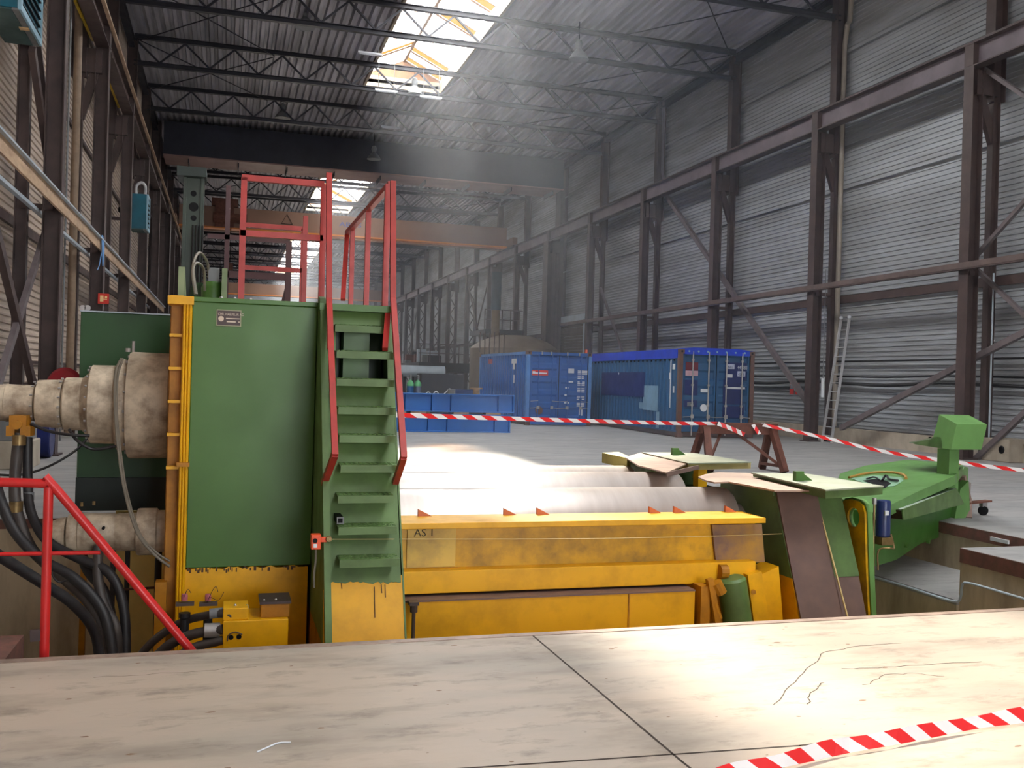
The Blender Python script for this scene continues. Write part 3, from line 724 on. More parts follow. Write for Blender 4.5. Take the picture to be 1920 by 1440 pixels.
# left tower
M().box(-.25, .66, YF, 10.1, .05, 2.03).build('tower_panel', GREEN, mc, bevel=.006)
M().box(-.27, .68, YF - .012, 10.12, 2.03, 2.065).build('tower_top_plate', GREEN, mc, bevel=.004)
lw = M(); n = 26
topz = [.045 + random.uniform(-.012, .012) for _ in range(n + 1)]
poly = [(-.255, YF - .006, ZB_), (.64, YF - .006, ZB_)] + [(-.255 + .895 * i / n, YF - .006, topz[i]) for i in range(n, -1, -1)]
lw.prism(poly, (0, 2.6, 0)); lw.build('yellow_lower_tower', YEL, mc)
M().box(.66, 1.2, 7.95, 10.1, ZB_, 2.03).build('tower_core', GREEN2, mc)
# yellow flange with ribs on the left
m = M(); m.box(-.315, -.25, YF - .04, YF + .1, -.45, 2.03); m.build('edge_flange', YEL, mc, bevel=.005)
for i, dx in enumerate((-.302, -.282, -.262)):
    M().cyl((dx, YF - .055, -.55), (dx, YF - .055, 2.02), .009, n=8).build('lubrication_pipe', YEL, mc)
M().box(-.33, -.24, YF - .08, YF - .03, .81, .84).build('pipe_clip', YELD, mc)
M().box(-.40, -.31, YF + .07, YF + .12, -1.2, 2.03).build('rib_back_plate', YELD, mc)
for i in range(6):
    z = at(333, (557, 629, 691, 753, 815, 877)[i], Y=YF).z
    M().box(-.405, -.31, YF - .02, YF + .1, z - .01, z + .012).build('rib', YEL, mc)
M().box(-.42, -.24, YF - .08, YF + .12, 2.0, 2.06).build('flange_cap', YEL, mc)
M().box(-.41, -.31, YF + .12, YF + 2.4, ZB_, 2.0).build('side_frame', YELD, mc)
M().box(-.46, -.38, YF + .0, YF + .12, -1.2, -.05).build('lower_side_plate', YELD, mc)
# name plate
p0, p1 = at(405, 611, Y=YF - .001), at(453, 582, Y=YF - .001)
pl = M().box(p0.x, p1.x, YF - .006, YF, p0.z, p1.z).build('name_plate', mat('plate_frame', (150, 150, 120), .4, .3), mc, bevel=.004)
hx, hz_ = p1.x - p0.x, p1.z - p0.z
M().box(p0.x + .008, p1.x - .008, YF - .008, YF - .006, p0.z + .008, p1.z - .008).build('plate_field', mat('plate_dark', (66, 44, 42), .4), pl)
CR = mat('plate_letters', (214, 196, 176), .5)
textmesh('CHR. HAEUSLER AG', .026, face_front((p0.x + .012, YF - .0085, p1.z - .042)), depth=.0005, sx=.80).build('lettering', CR, pl)
M().box(p0.x + .07, p1.x - .012, YF - .010, YF - .008, p0.z + .055, p0.z + .062).box(p0.x + .075, p0.x + .14, YF - .010, YF - .008, p0.z + .03, p0.z + .04).box(p0.x + .16, p1.x - .012, YF - .010, YF - .008, p0.z + .03, p0.z + .04).build('data_fields', CR, pl)
M().cyl((p0.x + .035, YF - .011, p0.z + .055), (p0.x + .035, YF - .008, p0.z + .055), .02, n=20).build('emblem', CR, pl)

# ladder front, leaning
LP0 = V((0, 6.49, 0)); LN = V((0, -1, .444)).normalized()
def lp(x, y, off=0): return onplane(x, y, LP0 + LN * off, LN)
lad2 = M(); back = LN * -.03
def quad(m, pts, off=0, vec=None): m.prism([lp(x, y, off) for x, y in pts], vec or back)
quad(lad2, [(612, 572), (730, 574), (731, 611), (612, 611)])
quad(lad2, [(612, 611), (629, 611), (630, 712), (612, 712)]); quad(lad2, [(725, 611), (733, 611), (737, 712), (727, 712)])
n = 30; top = [(612, 712), (737, 712)]
edge = [(752 - (752 - 610) * i / n, 1092 + random.uniform(-2, 3)) for i in range(n + 1)]
quad(lad2, top + edge)
ld = lad2.build('ladder_front', GREEN2, mc)
yl = M(); quad(yl, [(607, 1078), (754, 1078), (764, 1330), (604, 1330)], -.004); yl.build('ladder_yellow_base', YEL, mc)
for i, (y, xa, xb) in enumerate(((611, 627, 728), (660, 627, 731), (711, 627, 733), (763, 630, 735), (815, 632, 736), (870, 634, 740), (926, 629, 731), (984, 630, 737), (1044, 632, 742))):
    a, b = lp(xa, y), lp(xb, y); d_ = .16 if i > 0 else .06
    w_ = b.x - a.x
    t = M(); z = a.z
    t.prism([(a.x, a.y + .02, z + .012), (a.x, a.y - d_, z + .006), (a.x, a.y - d_, z - .046), (a.x, a.y - d_ + .008, z - .046), (a.x, a.y - d_ + .01, z - .004), (a.x, a.y + .02, z + .002)], (w_, 0, 0))
    for q in range(12):
        for r2 in range(3):
            x = a.x + w_ * (q + .5) / 12; yy = a.y - d_ * (r2 + .5) / 3
            t.beam((x - .01, yy - .005, z + .012), (x + .01, yy + .005, z + .012), .004, .004)
    t.build('tread', GREEN2, ld)
# recess behind the two open steps
M().box(.70, 1.18, 7.62, 7.64, 1.35, 2.0).build('recess_back', GREEND, ld)
M().box(.86, 1.06, 7.45, 7.62, 1.35, 2.0).build('recess_block', GREEN, ld)
def stringer(x0, x1, name):
    pr = []
    for z in (-2.2, -.3, .5, 1.2, 1.75): pr.append((x0, 6.49 + .444 * z - .055, z))
    lowp = [(x0, p[1] - .001, p[2]) for p in pr[:2]] + [(x0, 7.95, -.3), (x0, 7.95, -2.2)]
    M().prism([lowp[0], lowp[1], lowp[2], lowp[3]], (x1 - x0, 0, 0)).build('stringer_foot', YELD, mc)
    pr = [(x0, 6.49 + .444 * -.3 - .055, -.3)] + pr[2:]
    pr += [(x0, 7.27, 1.92), (x0, 7.31, 2.02), (x0, 7.38, 2.09), (x0, 7.46, 2.11), (x0, 7.52, 2.08), (x0, 7.55, 2.0), (x0, 7.95, 1.95), (x0, 7.95, -.3)]
    return M().prism(pr, (x1 - x0, 0, 0)).build(name, GREEN2, mc)
stringer(.665, .71, 'ladder_stringer')
pr = [(1.2, 6.49 + .444 * z - .0, z) for z in (-2.2, -.3, .5, 1.2, 1.8)] + [(1.2, 7.4, 1.98), (1.2, 7.5, 2.03), (1.2, 7.95, 2.0), (1.2, 7.95, -2.2)]
M().prism(pr, (.012, 0, 0)).build('ladder_stringer', GREEN2, mc)
M().box(.648, .664, 7.52, 7.56, 1.70, 1.84).build('stringer_slot', GREENB, mc)
# platform deck
M().box(.66, 1.23, 7.3, 10.1, 2.0, 2.05).build('platform_deck', GREEN, mc)

# railing
rl = M().box(0, .01, 7.6, 7.61, 2.06, 2.07).build('platform_railing', RED, mc)
def rb(a, b, w_=.045, nm='rail', up=(0, 0, 1)): return M().beam(a, b, w_, w_, up).build(nm, RED, rl)
a, b = at(453, 333, Y=7.62), at(608, 341, Y=7.62)
rb(a, V((b.x, b.y, a.z))); rb(V((a.x + .02, 7.62, a.z)), V((a.x + .02, 7.62, 2.06)), nm='post'); rb(V((b.x, 7.62, a.z)), V((b.x, 7.62, 2.06)), nm='post')
z = at(453, 437, Y=7.62).z; rb(V((a.x, 7.62, z)), V((b.x, 7.62, z)))
a2, b2 = at(450, 421, Y=10.0), at(569, 426, Y=10.0)
rb(a2, V((b2.x, b2.y, a2.z))); rb(V((b2.x, 10.0, a2.z)), V((b2.x, 10.0, 2.06)), nm='post'); rb(V((a2.x + .02, 10.0, a2.z)), V((a2.x + .02, 10.0, 2.06)), nm='post')
z = at(450, 501, Y=10.0).z; rb(V((a2.x, 10.0, z)), V((b2.x, 10.0, z)))
rb(V((b2.x - .04, 9.2, 3.0)), V((b2.x - .04, 9.2, 2.06)), nm='post')
a3, b3 = at(733, 345, Y=7.62), at(651, 437, Y=9.95)
rb(a3, b3); rb(V((a3.x - .02, 7.64, a3.z)), V((a3.x - .02, 7.64, 2.06)), nm='post'); rb(b3, at(643, 562, Y=9.6), nm='post')
p = at(661, 437, Y=9.7); rb(V((p.x, 9.7, 3.03)), V((p.x, 9.7, 2.06)), nm='post')
p = at(691, 395, Y=8.7); rb(V((p.x, 8.7, 3.03)), V((p.x, 8.7, 2.06)), nm='post')
for pts, nm in (([(617, 325, 7.38), (617, 560, 7.3), (628, 852, 6.5), (608, 905, 6.84)], 'handrail'), ([(737, 340, 7.38), (737, 560, 7.3), (757, 857, 6.5), (741, 905, 6.84)], 'handrail')):
    P = [at(x, y, Y=Y_) for x, y, Y_ in pts]
    m = M(); [m.beam(P[i], P[i + 1] + (P[i + 1] - P[i]).normalized() * .01, .042, .042, (1, 0, 0)) for i in range(3)]
    m.build(nm, RED, rl)
P = [at(728, 580, Y=7.35), at(722, 655, Y=7.1)]; M().beam(P[0], P[1], .04, .04).build('handrail_stub', RED, rl)
P = [at(620, 575, Y=7.4), at(614, 655, Y=7.25)]; M().beam(P[0], P[1], .04, .04).build('handrail_stub', RED, rl)

# things on the tower roof
for x, y0_, h in ((340, 7.7, 500), (421, 8.6, 503)):
    p = at(x, h, Y=y0_)
    M().prism([(p.x - .02, y0_, 2.06), (p.x - .02, y0_, p.z), (p.x - .02, y0_ + .08, p.z), (p.x - .02, y0_ + .5, 2.06)], (.045, 0, 0)).build('lifting_gusset', mat('pale_gusset_paint', (134, 148, 110), .5, dirt=(90, 110, 76), amt=.5), mc)
for x, yy in ((378, 9.0), (399, 8.8)):
    p = at(x, 552, Y=yy); M().lathe((p.x, yy, 2.06), (0, 0, 1), [(0, .09), (.02, .10), (.19, .10), (.24, .07)], 20).build('pump_motor', GREEND if x < 390 else GREEN, mc, smooth=True)
p = at(399, 552, Y=8.8); M().box(p.x - .04, p.x + .05, 8.75, 8.88, 2.3, 2.42).build('motor_terminal_box', GREYP, mc)
m = M(); m.tube([at(368, 552, Y=8.2), at(362, 500, Y=8.3), at(373, 474, Y=8.5), at(388, 490, Y=8.7), at(392, 520, Y=8.8)], .012, 8)
m.tube([at(366, 552, Y=8.1), at(361, 510, Y=8.2), at(368, 493, Y=8.3), at(382, 505, Y=8.5), at(384, 545, Y=8.6)], .012, 8)
m.build('roof_hoses', CABLEG, mc)
for x in (415, 440, 470, 596): p = at(x, 553, Y=7.8); M().lathe((p.x, 7.8, 2.065), (0, 0, 1), [(0, .02), (.02, .02), (.035, .008)], 10).build('eye_bolt', ROD, mc)
# mast with holes
p0, p1 = at(344, 330, Y=9.9), at(383, 330, Y=9.9)
ms = M().box(p0.x, p0.x + .03, 9.94, 10.2, 2.0, p0.z).box(p1.x - .03, p1.x, 9.94, 10.2, 2.0, p0.z).box(p0.x + .03, p1.x - .03, 9.97, 10.0, 2.0, p0.z).build('side_mast', mat('mast_green', (54, 66, 56), .45, dirt=(30, 38, 38), amt=.4), mc)
M().box(p0.x - .06, p1.x + .02, 9.86, 10.24, p0.z, p0.z + .09).build('mast_head', mat('mast_head_green', (30, 44, 40), .5), ms)
for y, r in ((363, .028), (388, .045), (409, .028)):
    c = at(363, y, Y=9.97); M().cyl((c.x, 9.962, c.z), (c.x, 9.969, c.z), r, n=20).build('mast_hole', BLACK, ms)
m = M()
for i in range(4): m.cyl((p0.x + .10 + i * .03, 9.93, 2.0), (p0.x + .10 + i * .03, 9.93, 2.95), .009, n=6)
m.build('mast_cables', CABLE, ms)
# brown support frame behind the railing
FR = mat('frame_brown', (92, 62, 64), .55, dirt=(66, 46, 50), amt=.4)
fr = M(); p0, p1 = at(426, 445, Y=10.7), at(542, 450, Y=10.7)
fr.beam((p0.x, 10.7, 2.0), (p0.x, 10.7, p0.z + .55), .05, .05); fr.beam((p1.x, 10.7, 2.0), (p1.x, 10.7, p0.z), .06, .06)
fr.beam((p0.x - .2, 10.7, p0.z), (p1.x, 10.7, p0.z), .05, .05); z = at(426, 514, Y=10.7).z; fr.beam((p0.x, 10.7, z), (p1.x, 10.7, z), .05, .07)
fr.beam((p1.x, 10.7, z - .05), (p1.x - .12, 10.7, 2.0), .03, .03)
fr.box(p0.x - .1, p1.x + .1, 10.1, 10.8, 1.9, 2.0)
fr.build('rear_support_frame', FR, mc)

# dark green cabinet behind, at the left
M().box(-1.28, -.47, 9.5, 10.3, .22, 2.03).build('rear_drive_cabinet', GREEND, mc, bevel=.006)
M().box(-1.285, -.46, 9.49, 10.3, 2.03, 2.042).build('cabinet_edge', LGREY, mc)
M().box(-1.28, -.47, 9.45, 9.5, .22, .52).build('cabinet_foot', mat('foot_green', (16, 32, 26), .5), mc)
m = M()
for i, x in enumerate((155, 164)): c = at(x, 577, Y=9.6); m.cyl(c + V((0, 0, 0)), c + V((0, .02, 0)), .026, n=14)
m.build('eyelets', ROD, mc)

q = at(121, 728, Y=10.0)
M().lathe((q.x, 10.0, q.z), V((-.5, -1, .1)), [(0, .2), (.015, .2), (.04, .17)], 28).build('red_brake_disc', mat('dark_red_disc', (160, 26, 44), .4), mc, smooth=True)
M().cyl((q.x, 10.05, q.z), (-1.27, 10.05, q.z), .03, n=10).build('disc_hub', STEELD, mc)
DRM = mat('dark_drip', (84, 56, 20), .6)
m = M()
for (x0_, y0_, x1_, y1_) in ((702, 1100, 703, 1158), (715, 1096, 716, 1112), (722, 1096, 723, 1120), (640, 1092, 641, 1104)):
    m.beam(lp(x0_, y0_, .002), lp(x1_, y1_, .002), .005, .003)
m.build('drip_marks', DRM, mc)['kind'] = 'stuff'
m = M()
for i in range(60):
    x = -.24 + .87 * i / 60; zz = .045 + random.uniform(-.014, .01)
    if random.random() < .6: m.box(x, x + random.uniform(.006, .02), YF - .0085, YF - .006, zz - random.uniform(.002, .03), zz + .004)
m.build('paint_edge_marks', DRM, mc)['kind'] = 'stuff'
# big planetary drive
def X_at(px, Y_=8.5): return at(px, 760, Y=Y_).x
YD, ZD = 8.5, 1.22
k = .88 / 200
prof_px = [(-60, 33), (12, 33), (13, 34.5), (18, 34), (62, 33), (66, 33), (67, 30), (70, 36), (72, 43), (100, 44), (113, 44), (116, 40), (119, 38), (121, 46), (124, 49), (155, 49), (168, 60), (170, 69), (173, 73), (216, 73), (218, 72), (222, 84), (225, 87), (241, 84), (243, 98), (247, 100), (318, 99), (319, 95), (323, 95)]
# base at the machine side, going left
prof = [((X_at(px)), r * k) for px, r in prof_px]
x0 = prof[0][0]
dv_ = M().lathe((x0, YD, ZD), (1, 0, 0), [(x - x0, r) for x, r in prof], 48).build('top_roll_drive', CREAM, mc, smooth=True)
def bolts(px, R_, n, rr=.012, dx=-.02, Y_=YD, Z_=ZD, par=None, m_=ROD):
    x = X_at(px, Y_)
    for i in range(n):
        t = 2 * PI * i / n + .1
        if math.sin(t) > .35 and False: continue
        M().cyl((x + dx, Y_ + R_ * math.cos(t), Z_ + R_ * math.sin(t)), (x, Y_ + R_ * math.cos(t), Z_ + R_ * math.sin(t)), rr, n=6).build('bolt', m_, par or dv_)
bolts(242, .40, 16, .012, -.015); bolts(170, .305, 20, .010, -.015); bolts(119, .205, 16, .009, -.02); bolts(67, .172, 12, .008, -.02)
M().lathe((X_at(103), YD, ZD), (1, 0, 0), [(0, .185), (.02, .196), (.05, .196), (.06, .185)], 40).build('clamp_ring', CREAM, dv_, smooth=True)
p = at(250, 660, Y=YD); M().cyl(p + V((0, 0, -.02)), p + V((0, 0, .09)), .012, n=8).cyl(p + V((-.04, 0, .0)), p + V((-.04, 0, .03)), .02, n=8).build('breather', ROD, dv_)
mo = M(); c = at(38, 788, Y=8.3)
mo.box(c.x - .06, c.x + .06, 8.2, 8.4, c.z - .04, c.z + .04).box(c.x - .08, c.x - .02, 8.2, 8.4, c.z - .12, c.z - .04).box(c.x + .02, c.x + .09, 8.2, 8.4, c.z - .12, c.z - .04).cyl(c + V((0, -.14, -.03)), c + V((0, 0, -.03)), .035, n=12)
mo.build('hose_manifold', YELD, dv_)
# lower drive
Y2, Z2 = 8.0, .25
pp2 = [(96, 20), (110, 26), (124, 28), (126, 22), (129, 33), (133, 34), (145, 34), (148, 32), (150, 34), (213, 34), (216, 32), (219, 32), (222, 34), (256, 34), (258, 41), (262, 42), (294, 42), (297, 38), (316, 36)]
k2 = 8.0 / 1800 * .98
x0 = at(96, 985, Y=Y2).x
d2 = M().lathe((x0, Y2, Z2), (1, 0, 0), [(at(px, 985, Y=Y2).x - x0, r * k2) for px, r in pp2], 36).build('lower_roll_drive', CREAM, mc, smooth=True)
for xx, yy in ((176, 947), (153, 949)): c = at(xx, yy, Y=Y2); M().cyl(c, c + V((0, 0, .03)), .012, n=8).build('plug', BRASS, d2)
c = at(194, 990, Y=Y2 - .15); M().cyl(c + V((0, -.012, 0)), c + V((0, .02, 0)), .012, n=12).build('plug_hole', BLACK, d2)
M().cyl((at(316, 985, Y=Y2).x, Y2, Z2), (-.31, Y2, Z2), .2, n=24).build('drive_flange', BLACK, mc)
M().cyl((X_at(323), YD, ZD), (-.31, YD, ZD), .36, n=24).build('drive_flange', BLACK, mc)

# rolls
for y, zt, r, lab in ((8.0, .575, .33, None), (9.02, .615, .32, None), (10.2, .57, .32, None)):
    M().lathe((1.24, y, zt - r), (1, 0, 0), [(0, r * .93), (.02, r), (3.2, r), (3.235, r * .97), (3.24, r * .55), (3.45, r * .5)], 72).build('steel_roll', ROLLM, mc, smooth=True)

# yellow front beam
b_ = M(); b_.box(1.24, 4.36, 7.08, 7.5, .375, .42); b_.build('beam_top_flange', YEL, mc, bevel=.004)
M().box(1.24, 4.36, 7.25, 7.28, .05, .375).build('beam_web', YELW, mc)
M().box(1.24, 4.30, 7.12, 7.5, -.12, .05).build('beam_bottom_flange', YEL, mc, bevel=.004)
p0, p1 = at(762, 1064, Y=7.24), at(855, 988, Y=7.24)
pl = M().box(p0.x, p1.x, 7.235, 7.25, p0.z, p1.z).build('beam_plate', mat('pale_yellow_plate', (216, 182, 84), .5, dirt=(150, 120, 84), amt=.6, scale=5, var=.12, thr=.52), mc)
textmesh('AS 1', .085, face_front((at(776, 1006, Y=7.233).x, 7.234, at(776, 1006, Y=7.233).z)), depth=.0008).build('marking', mat('pen_ink', (60, 48, 20), .6), pl)
p0, p1 = at(1337, 1056, Y=7.24), at(1428, 982, Y=7.24)
M().prism([(p0.x - .03, 7.22, p1.z), (p1.x - .01, 7.22, p1.z), (p1.x + .03, 7.22, p0.z), (p0.x + .02, 7.22, p0.z)], (0, .03, 0)).build('beam_end_plate', mat('bare_and_yellow_plate', (200, 150, 26), .5, dirt=(116, 90, 84), amt=.95, scale=1.7, var=.1, thr=.47), mc)
for px in (788, 948, 1010, 1220, 1266, 1362):
    c = at(px, 968, Y=7.46); M().prism([(c.x - .02, 7.44, .42), (c.x - .02, 7.44, .475), (c.x + .09, 7.44, .42)], (0, .03, 0)).build('guide_fin', mat('orange_fin', (206, 110, 64), .5), mc)
# lower beam
zt = at(900, 1124, Y=7.0).z
M().box(1.24, at(1303, 1110, Y=7.0).x, 7.0, 7.4, ZB_, zt).build('lower_beam', YEL, mc)
M().box(1.24, at(1303, 1110, Y=7.0).x, 6.99, 7.4, zt, zt + .012).build('lower_beam_top', BROWN, mc)
c = at(1180, 1130, Y=6.99); M().box(c.x - .006, c.x + .006, 6.992, 7.0, ZB_, zt).build('weld_seam', YELD, mc)
M().box(1.3, 4.5, 7.9, 8.0, ZB_, -.2).build('inner_web', YELD, mc)
c = at(776, 1140, Y=6.9)
M().cyl((c.x, 6.9, c.z - .4), (c.x, 6.9, c.z + .02), .014, n=8).box(c.x - .035, c.x + .035, 6.88, 6.98, c.z + .02, c.z + .045).cyl((c.x, 6.9, c.z - .03), (c.x, 6.9, c.z + .02), .028, n=8).build('clamp_screw', STEELD, mc)
# valve gear at the right end of the lower beam
m = M(); P = lambda x, y, Y_=6.95: at(x, y, Y=Y_)
m.beam(P(1330, 1085), P(1345, 1170), .05, .05).cyl(P(1342, 1092), P(1352, 1112), .05, n=12).cyl(P(1338, 1130), P(1348, 1160), .03, n=10).box(P(1315, 1100).x, P(1332, 1100).x, 6.95, 7.1, -.9, P(1320, 1100).z)
m.build('tilt_link', YELD, mc)
M().lathe(P(1385, 1180, 7.05), (P(1372, 1090, 7.05) - P(1385, 1180, 7.05)), [(0, .12), (.42, .12), (.44, .1)], 24).build('tilt_cylinder', GREENP if False else GREEN2, mc, smooth=True)
m = M().prism([P(1402, 1078, 7.05), P(1428, 1072, 7.05), P(1448, 1200, 7.05), P(1418, 1200, 7.05)], (0, .2, 0)); m.build('slanted_leg', YEL, mc)
M().prism([P(1412, 1085, 7.12), P(1460, 1062, 7.12), P(1475, 1250, 7.12), P(1440, 1250, 7.12)], (0, .25, 0)).build('corner_plate', YEL, mc)
M().cyl(P(1413, 1110, 7.03), P(1413, 1110, 7.06), .02, n=10).build('valve', YELD, mc)
M().cyl(P(1348, 1072, 7.1), P(1362, 1072, 7.1), .06, n=12).build('valve', YELD, mc)

# right bearing housings
XH0 = 4.63
XH1 = at(1527, 918, Y=7.4).x
XH2 = 5.30
ZT_ = .62
def housing(fy, front):
    s = lambda x, y, z: (x, fy(y), z)
    up_ = M().prism([s(XH0, 7.4, ZT_), s(XH0, 8.35, ZT_), s(XH0, 8.35, -.1), s(XH0, 7.09, -.1)], (XH2 - XH0, 0, 0)); up_.build('bearing_housing', GREEN2, mc)
    lo = M().prism([s(XH0, 7.09, -.1), s(XH0, 8.35, -.1), s(XH0, 8.35, ZB_), s(XH0, 6.62, -1.2), s(XH0, 6.62, ZB_)][:3] + [s(XH0, 6.3, ZB_)], (XH1 - XH0, 0, 0)); lo.build('yellow_housing_foot', YEL, mc)
    M().prism([s(XH1, 7.10, -.1), s(XH1, 8.35, -.1), s(XH1, 8.35, ZB_), s(XH1, 6.32, ZB_)], (XH2 - XH1, 0, 0)).build('brown_housing_foot', BROWN, mc)
    st = M().prism([s(XH0 + .004, 7.39, ZT_), s(XH1, 7.39, ZT_), s(XH1, 6.9, -.55), s(XH0 + .004, 6.9, -.55)], (0, (-.02 if front else .02), 0)); st.build('brown_wear_strip', BROWN, mc)
housing(lambda y: y, True)
housing(lambda y: 18.3 - y, False)
# paint drip boundary and yellow edge bar
M().beam(at(1531, 935, Y=7.36), at(1590, 1160, Y=6.88), .012, .012).build('edge_line', STR, mc)
M().box(4.8, 5.3, 8.35, 9.95, ZB_, .38).build('centre_housing', GREEN2, mc)
M().box(4.62, 4.8, 8.5, 9.8, ZB_, .30).build('centre_block', YELD, mc)
def cover(px, z, m_, th, name, dz=None):
    pts = [at(x, y, Z=z) for x, y in px]
    return M().prism(pts, (0, 0, -th)).build(name, m_, mc)
hexf = [(1408, 886), (1515, 888), (1657, 911), (1548, 918)]
cover(hexf, .70, GREENP, .012, 'cover_plate'); cover([(1412, 887), (1515, 889), (1655, 912), (1548, 919)], .687, GREEN2, .07, 'cover_edge')
cover([(1309, 894), (1322, 889), (1345, 885), (1410, 887), (1549, 919), (1452, 919), (1400, 909), (1366, 903), (1340, 904), (1322, 900)], .655, mat('tan_guard_sheet', (168, 142, 126), .55, dirt=(124, 100, 90), amt=.5, scale=3), .014, 'guard_sheet')
M().prism([at(1366, 905, X=XH0 - .004), at(1452, 919, X=XH0 - .004), at(1452, 930, X=XH0 - .004), at(1370, 925, X=XH0 - .004)], (-.01, 0, 0)).build('side_edge', GREEN2, mc)
def gus(x, y, z):
    c = at(x, y, Z=z)
    M().box(c.x - .03, c.x + .05, c.y - .05, c.y, z, z + .085).prism([(c.x + .05, c.y, z), (c.x + .05, c.y, z + .08), (c.x + .17, c.y, z)], (0, .02, 0)).build('cover_lug', GREEN, mc)
gus(1492, 901, .70)
hexr = [(1203, 848), (1300, 849), (1409, 866), (1290, 868)]
cover(hexr, .68, GREENP, .012, 'cover_plate'); cover([(1205, 849), (1300, 850), (1408, 867), (1290, 869)], .668, mat('tan_cover_edge', (176, 156, 104), .6), .07, 'cover_edge')
cover([(1172, 857), (1204, 848), (1290, 868), (1250, 886), (1196, 872)], .665, mat('tan_guard_sheet', (168, 142, 126), .55, dirt=(124, 100, 90), amt=.5, scale=3), .014, 'guard_sheet')
m = M(); q = at(1250, 886, Z=.665); q2 = at(1310, 872, Z=.665); m.prism([q, q2, q2 + V((0, -.02, -.04)), q + V((0, -.02, -.04))], (0, .012, 0)); m.build('folded_sheet', BROWN, mc)
gus(1262, 853, .68)
c0, c1 = at(1129, 849, Z=.66), at(1176, 858, Z=.66)
M().prism([at(1129, 849, Z=.66), at(1160, 847, Z=.66), at(1182, 857, Z=.66), at(1176, 859, Z=.66)], (0, 0, -.12)).build('rear_end_box', mat('olive_yellow', (168, 158, 84), .6, dirt=(120, 110, 60), amt=.5), mc)
M().box(at(1302, 870, Y=9.6).x, at(1318, 870, Y=9.6).x, 9.5, 9.62, .4, .60).build('yellow_stop', YEL, mc)
M().prism([at(1268, 884, Z=.5), at(1300, 878, Z=.5), at(1362, 889, Z=.5), at(1352, 897, Z=.5)], (0, 0, -.05)).build('middle_cover', mat('olive_cover', (160, 168, 104), .6), mc)

# lifting lug plate with a hole
XG = 5.38
out = [(1577, 946), (1583, 938), (1595, 936), (1608, 940), (1617, 948), (1621, 962), (1622, 1000), (1624, 1075), (1628, 1152), (1630, 1240), (1612, 1240), (1612, 1152), (1609, 1090), (1598, 1050), (1586, 1012), (1577, 985)]
O_ = [at(x, y, X=XG) for x, y in out]; cc = at(1600, 970, X=XG)
def plate_hole(pts, c, r, vec, n=40):
    m = M(); vec = V(vec); ring = []; outp = []
    segs = list(zip(pts, pts[1:] + pts[:1]))
    for i in range(n):
        t = 2 * PI * i / n; d = V((0, math.cos(t), math.sin(t))); best = None
        for a, b in segs:
            e = b - a; den = d.y * e.z - d.z * e.y
            if abs(den) < 1e-9: continue
            w0 = a - c; s_ = (w0.y * e.z - w0.z * e.y) / den; u_ = (w0.y * d.z - w0.z * d.y) / den
            if s_ > 0 and -1e-6 <= u_ <= 1 + 1e-6 and (best is None or s_ < best): best = s_
        outp.append(c + d * best); ring.append(c + d * r)
    vs = ring + outp + [p + vec for p in ring] + [p + vec for p in outp]; fs = []
    for i in range(n):
        j = (i + 1) % n
        fs += [(i, j, n + j, n + i), (2 * n + i, 3 * n + i, 3 * n + j, 2 * n + j), (i, 2 * n + i, 2 * n + j, j), (n + i, n + j, 3 * n + j, 3 * n + i)]
    return m.add(vs, fs)
top_out = [p for p in O_ if p.z > -.35]
plate_hole(O_, cc, .085, (.02, 0, 0), 64).build('lifting_lug', YELW, mc)
cy = V((0, sum(p.y for p in O_) / len(O_), 0))
rim = [V((XG + .02, p.y + (p.y - cc.y) * .10, p.z + (p.z - cc.z) * .03 + .012)) for p in O_]
plate_hole(rim, cc + V((.02, 0, 0)), .10, (.05, 0, 0), 64).build('lug_rim', GREENB, mc)
c = at(1585, 997, X=XG - .01); M().cyl(c + V((-.02, 0, 0)), c, .03, n=14).build('cord_eye', YELD, mc)
# side wall of the housing right of the lug
M().box(XG + .1, XG + .13, 7.6, 8.4, ZB_, .5).build('housing_side', GREEN2, mc)

# drop arm with the round cut-out
e0, e1, e2 = at(1640, 955, Y=8.2), at(1800, 873, Y=9.8), at(1690, 862, Y=11.0)
NP = (e1 - e0).cross(e2 - e0).normalized(); 
if NP.z < 0: NP = -NP
TP = lambda x, y: onplane(x, y, e0, NP)
pol = [TP(x, y) for x, y in ((1640, 962), (1560, 930), (1575, 888), (1622, 873), (1700, 862), (1760, 866), (1806, 872), (1790, 892), (1720, 922))]
M().prism(pol, -NP * .10).build('drop_arm_plate', GREENB, mc)
m = M()
arc = [TP(x, y) for x, y in ((1592, 897), (1620, 890), (1650, 887), (1680, 888), (1696, 893), (1699, 899))]
m.tube([p + NP * .01 for p in arc], .018, 8); m.build('arm_hole_edge', mat('torn_edge', (170, 130, 60), .6), mc)
M().prism([TP(x, y) + NP * .004 for x, y in ((1596, 898), (1640, 892), (1690, 896), (1694, 902), (1678, 912), (1650, 915), (1612, 904))], NP * .004).build('arm_inner_disc', mat('faded_teal_green', (136, 176, 146), .5), mc)
M().prism([TP(x, y) + NP * .009 for x, y in ((1618, 903), (1640, 900), (1662, 903), (1671, 908), (1660, 916), (1650, 917), (1640, 910))], NP * .004).build('arm_opening', BLACK, mc)
m = M(); m.tube([TP(1655, 905) + NP * .03, TP(1662, 899) + NP * .05, TP(1668, 903) + NP * .03, TP(1684, 906) + NP * .03], .014, 8); m.tube([TP(1625, 901) + NP * .02, TP(1640, 899) + NP * .03, TP(1652, 905) + NP * .02], .01, 8); m.build('arm_cables', CABLE, mc)
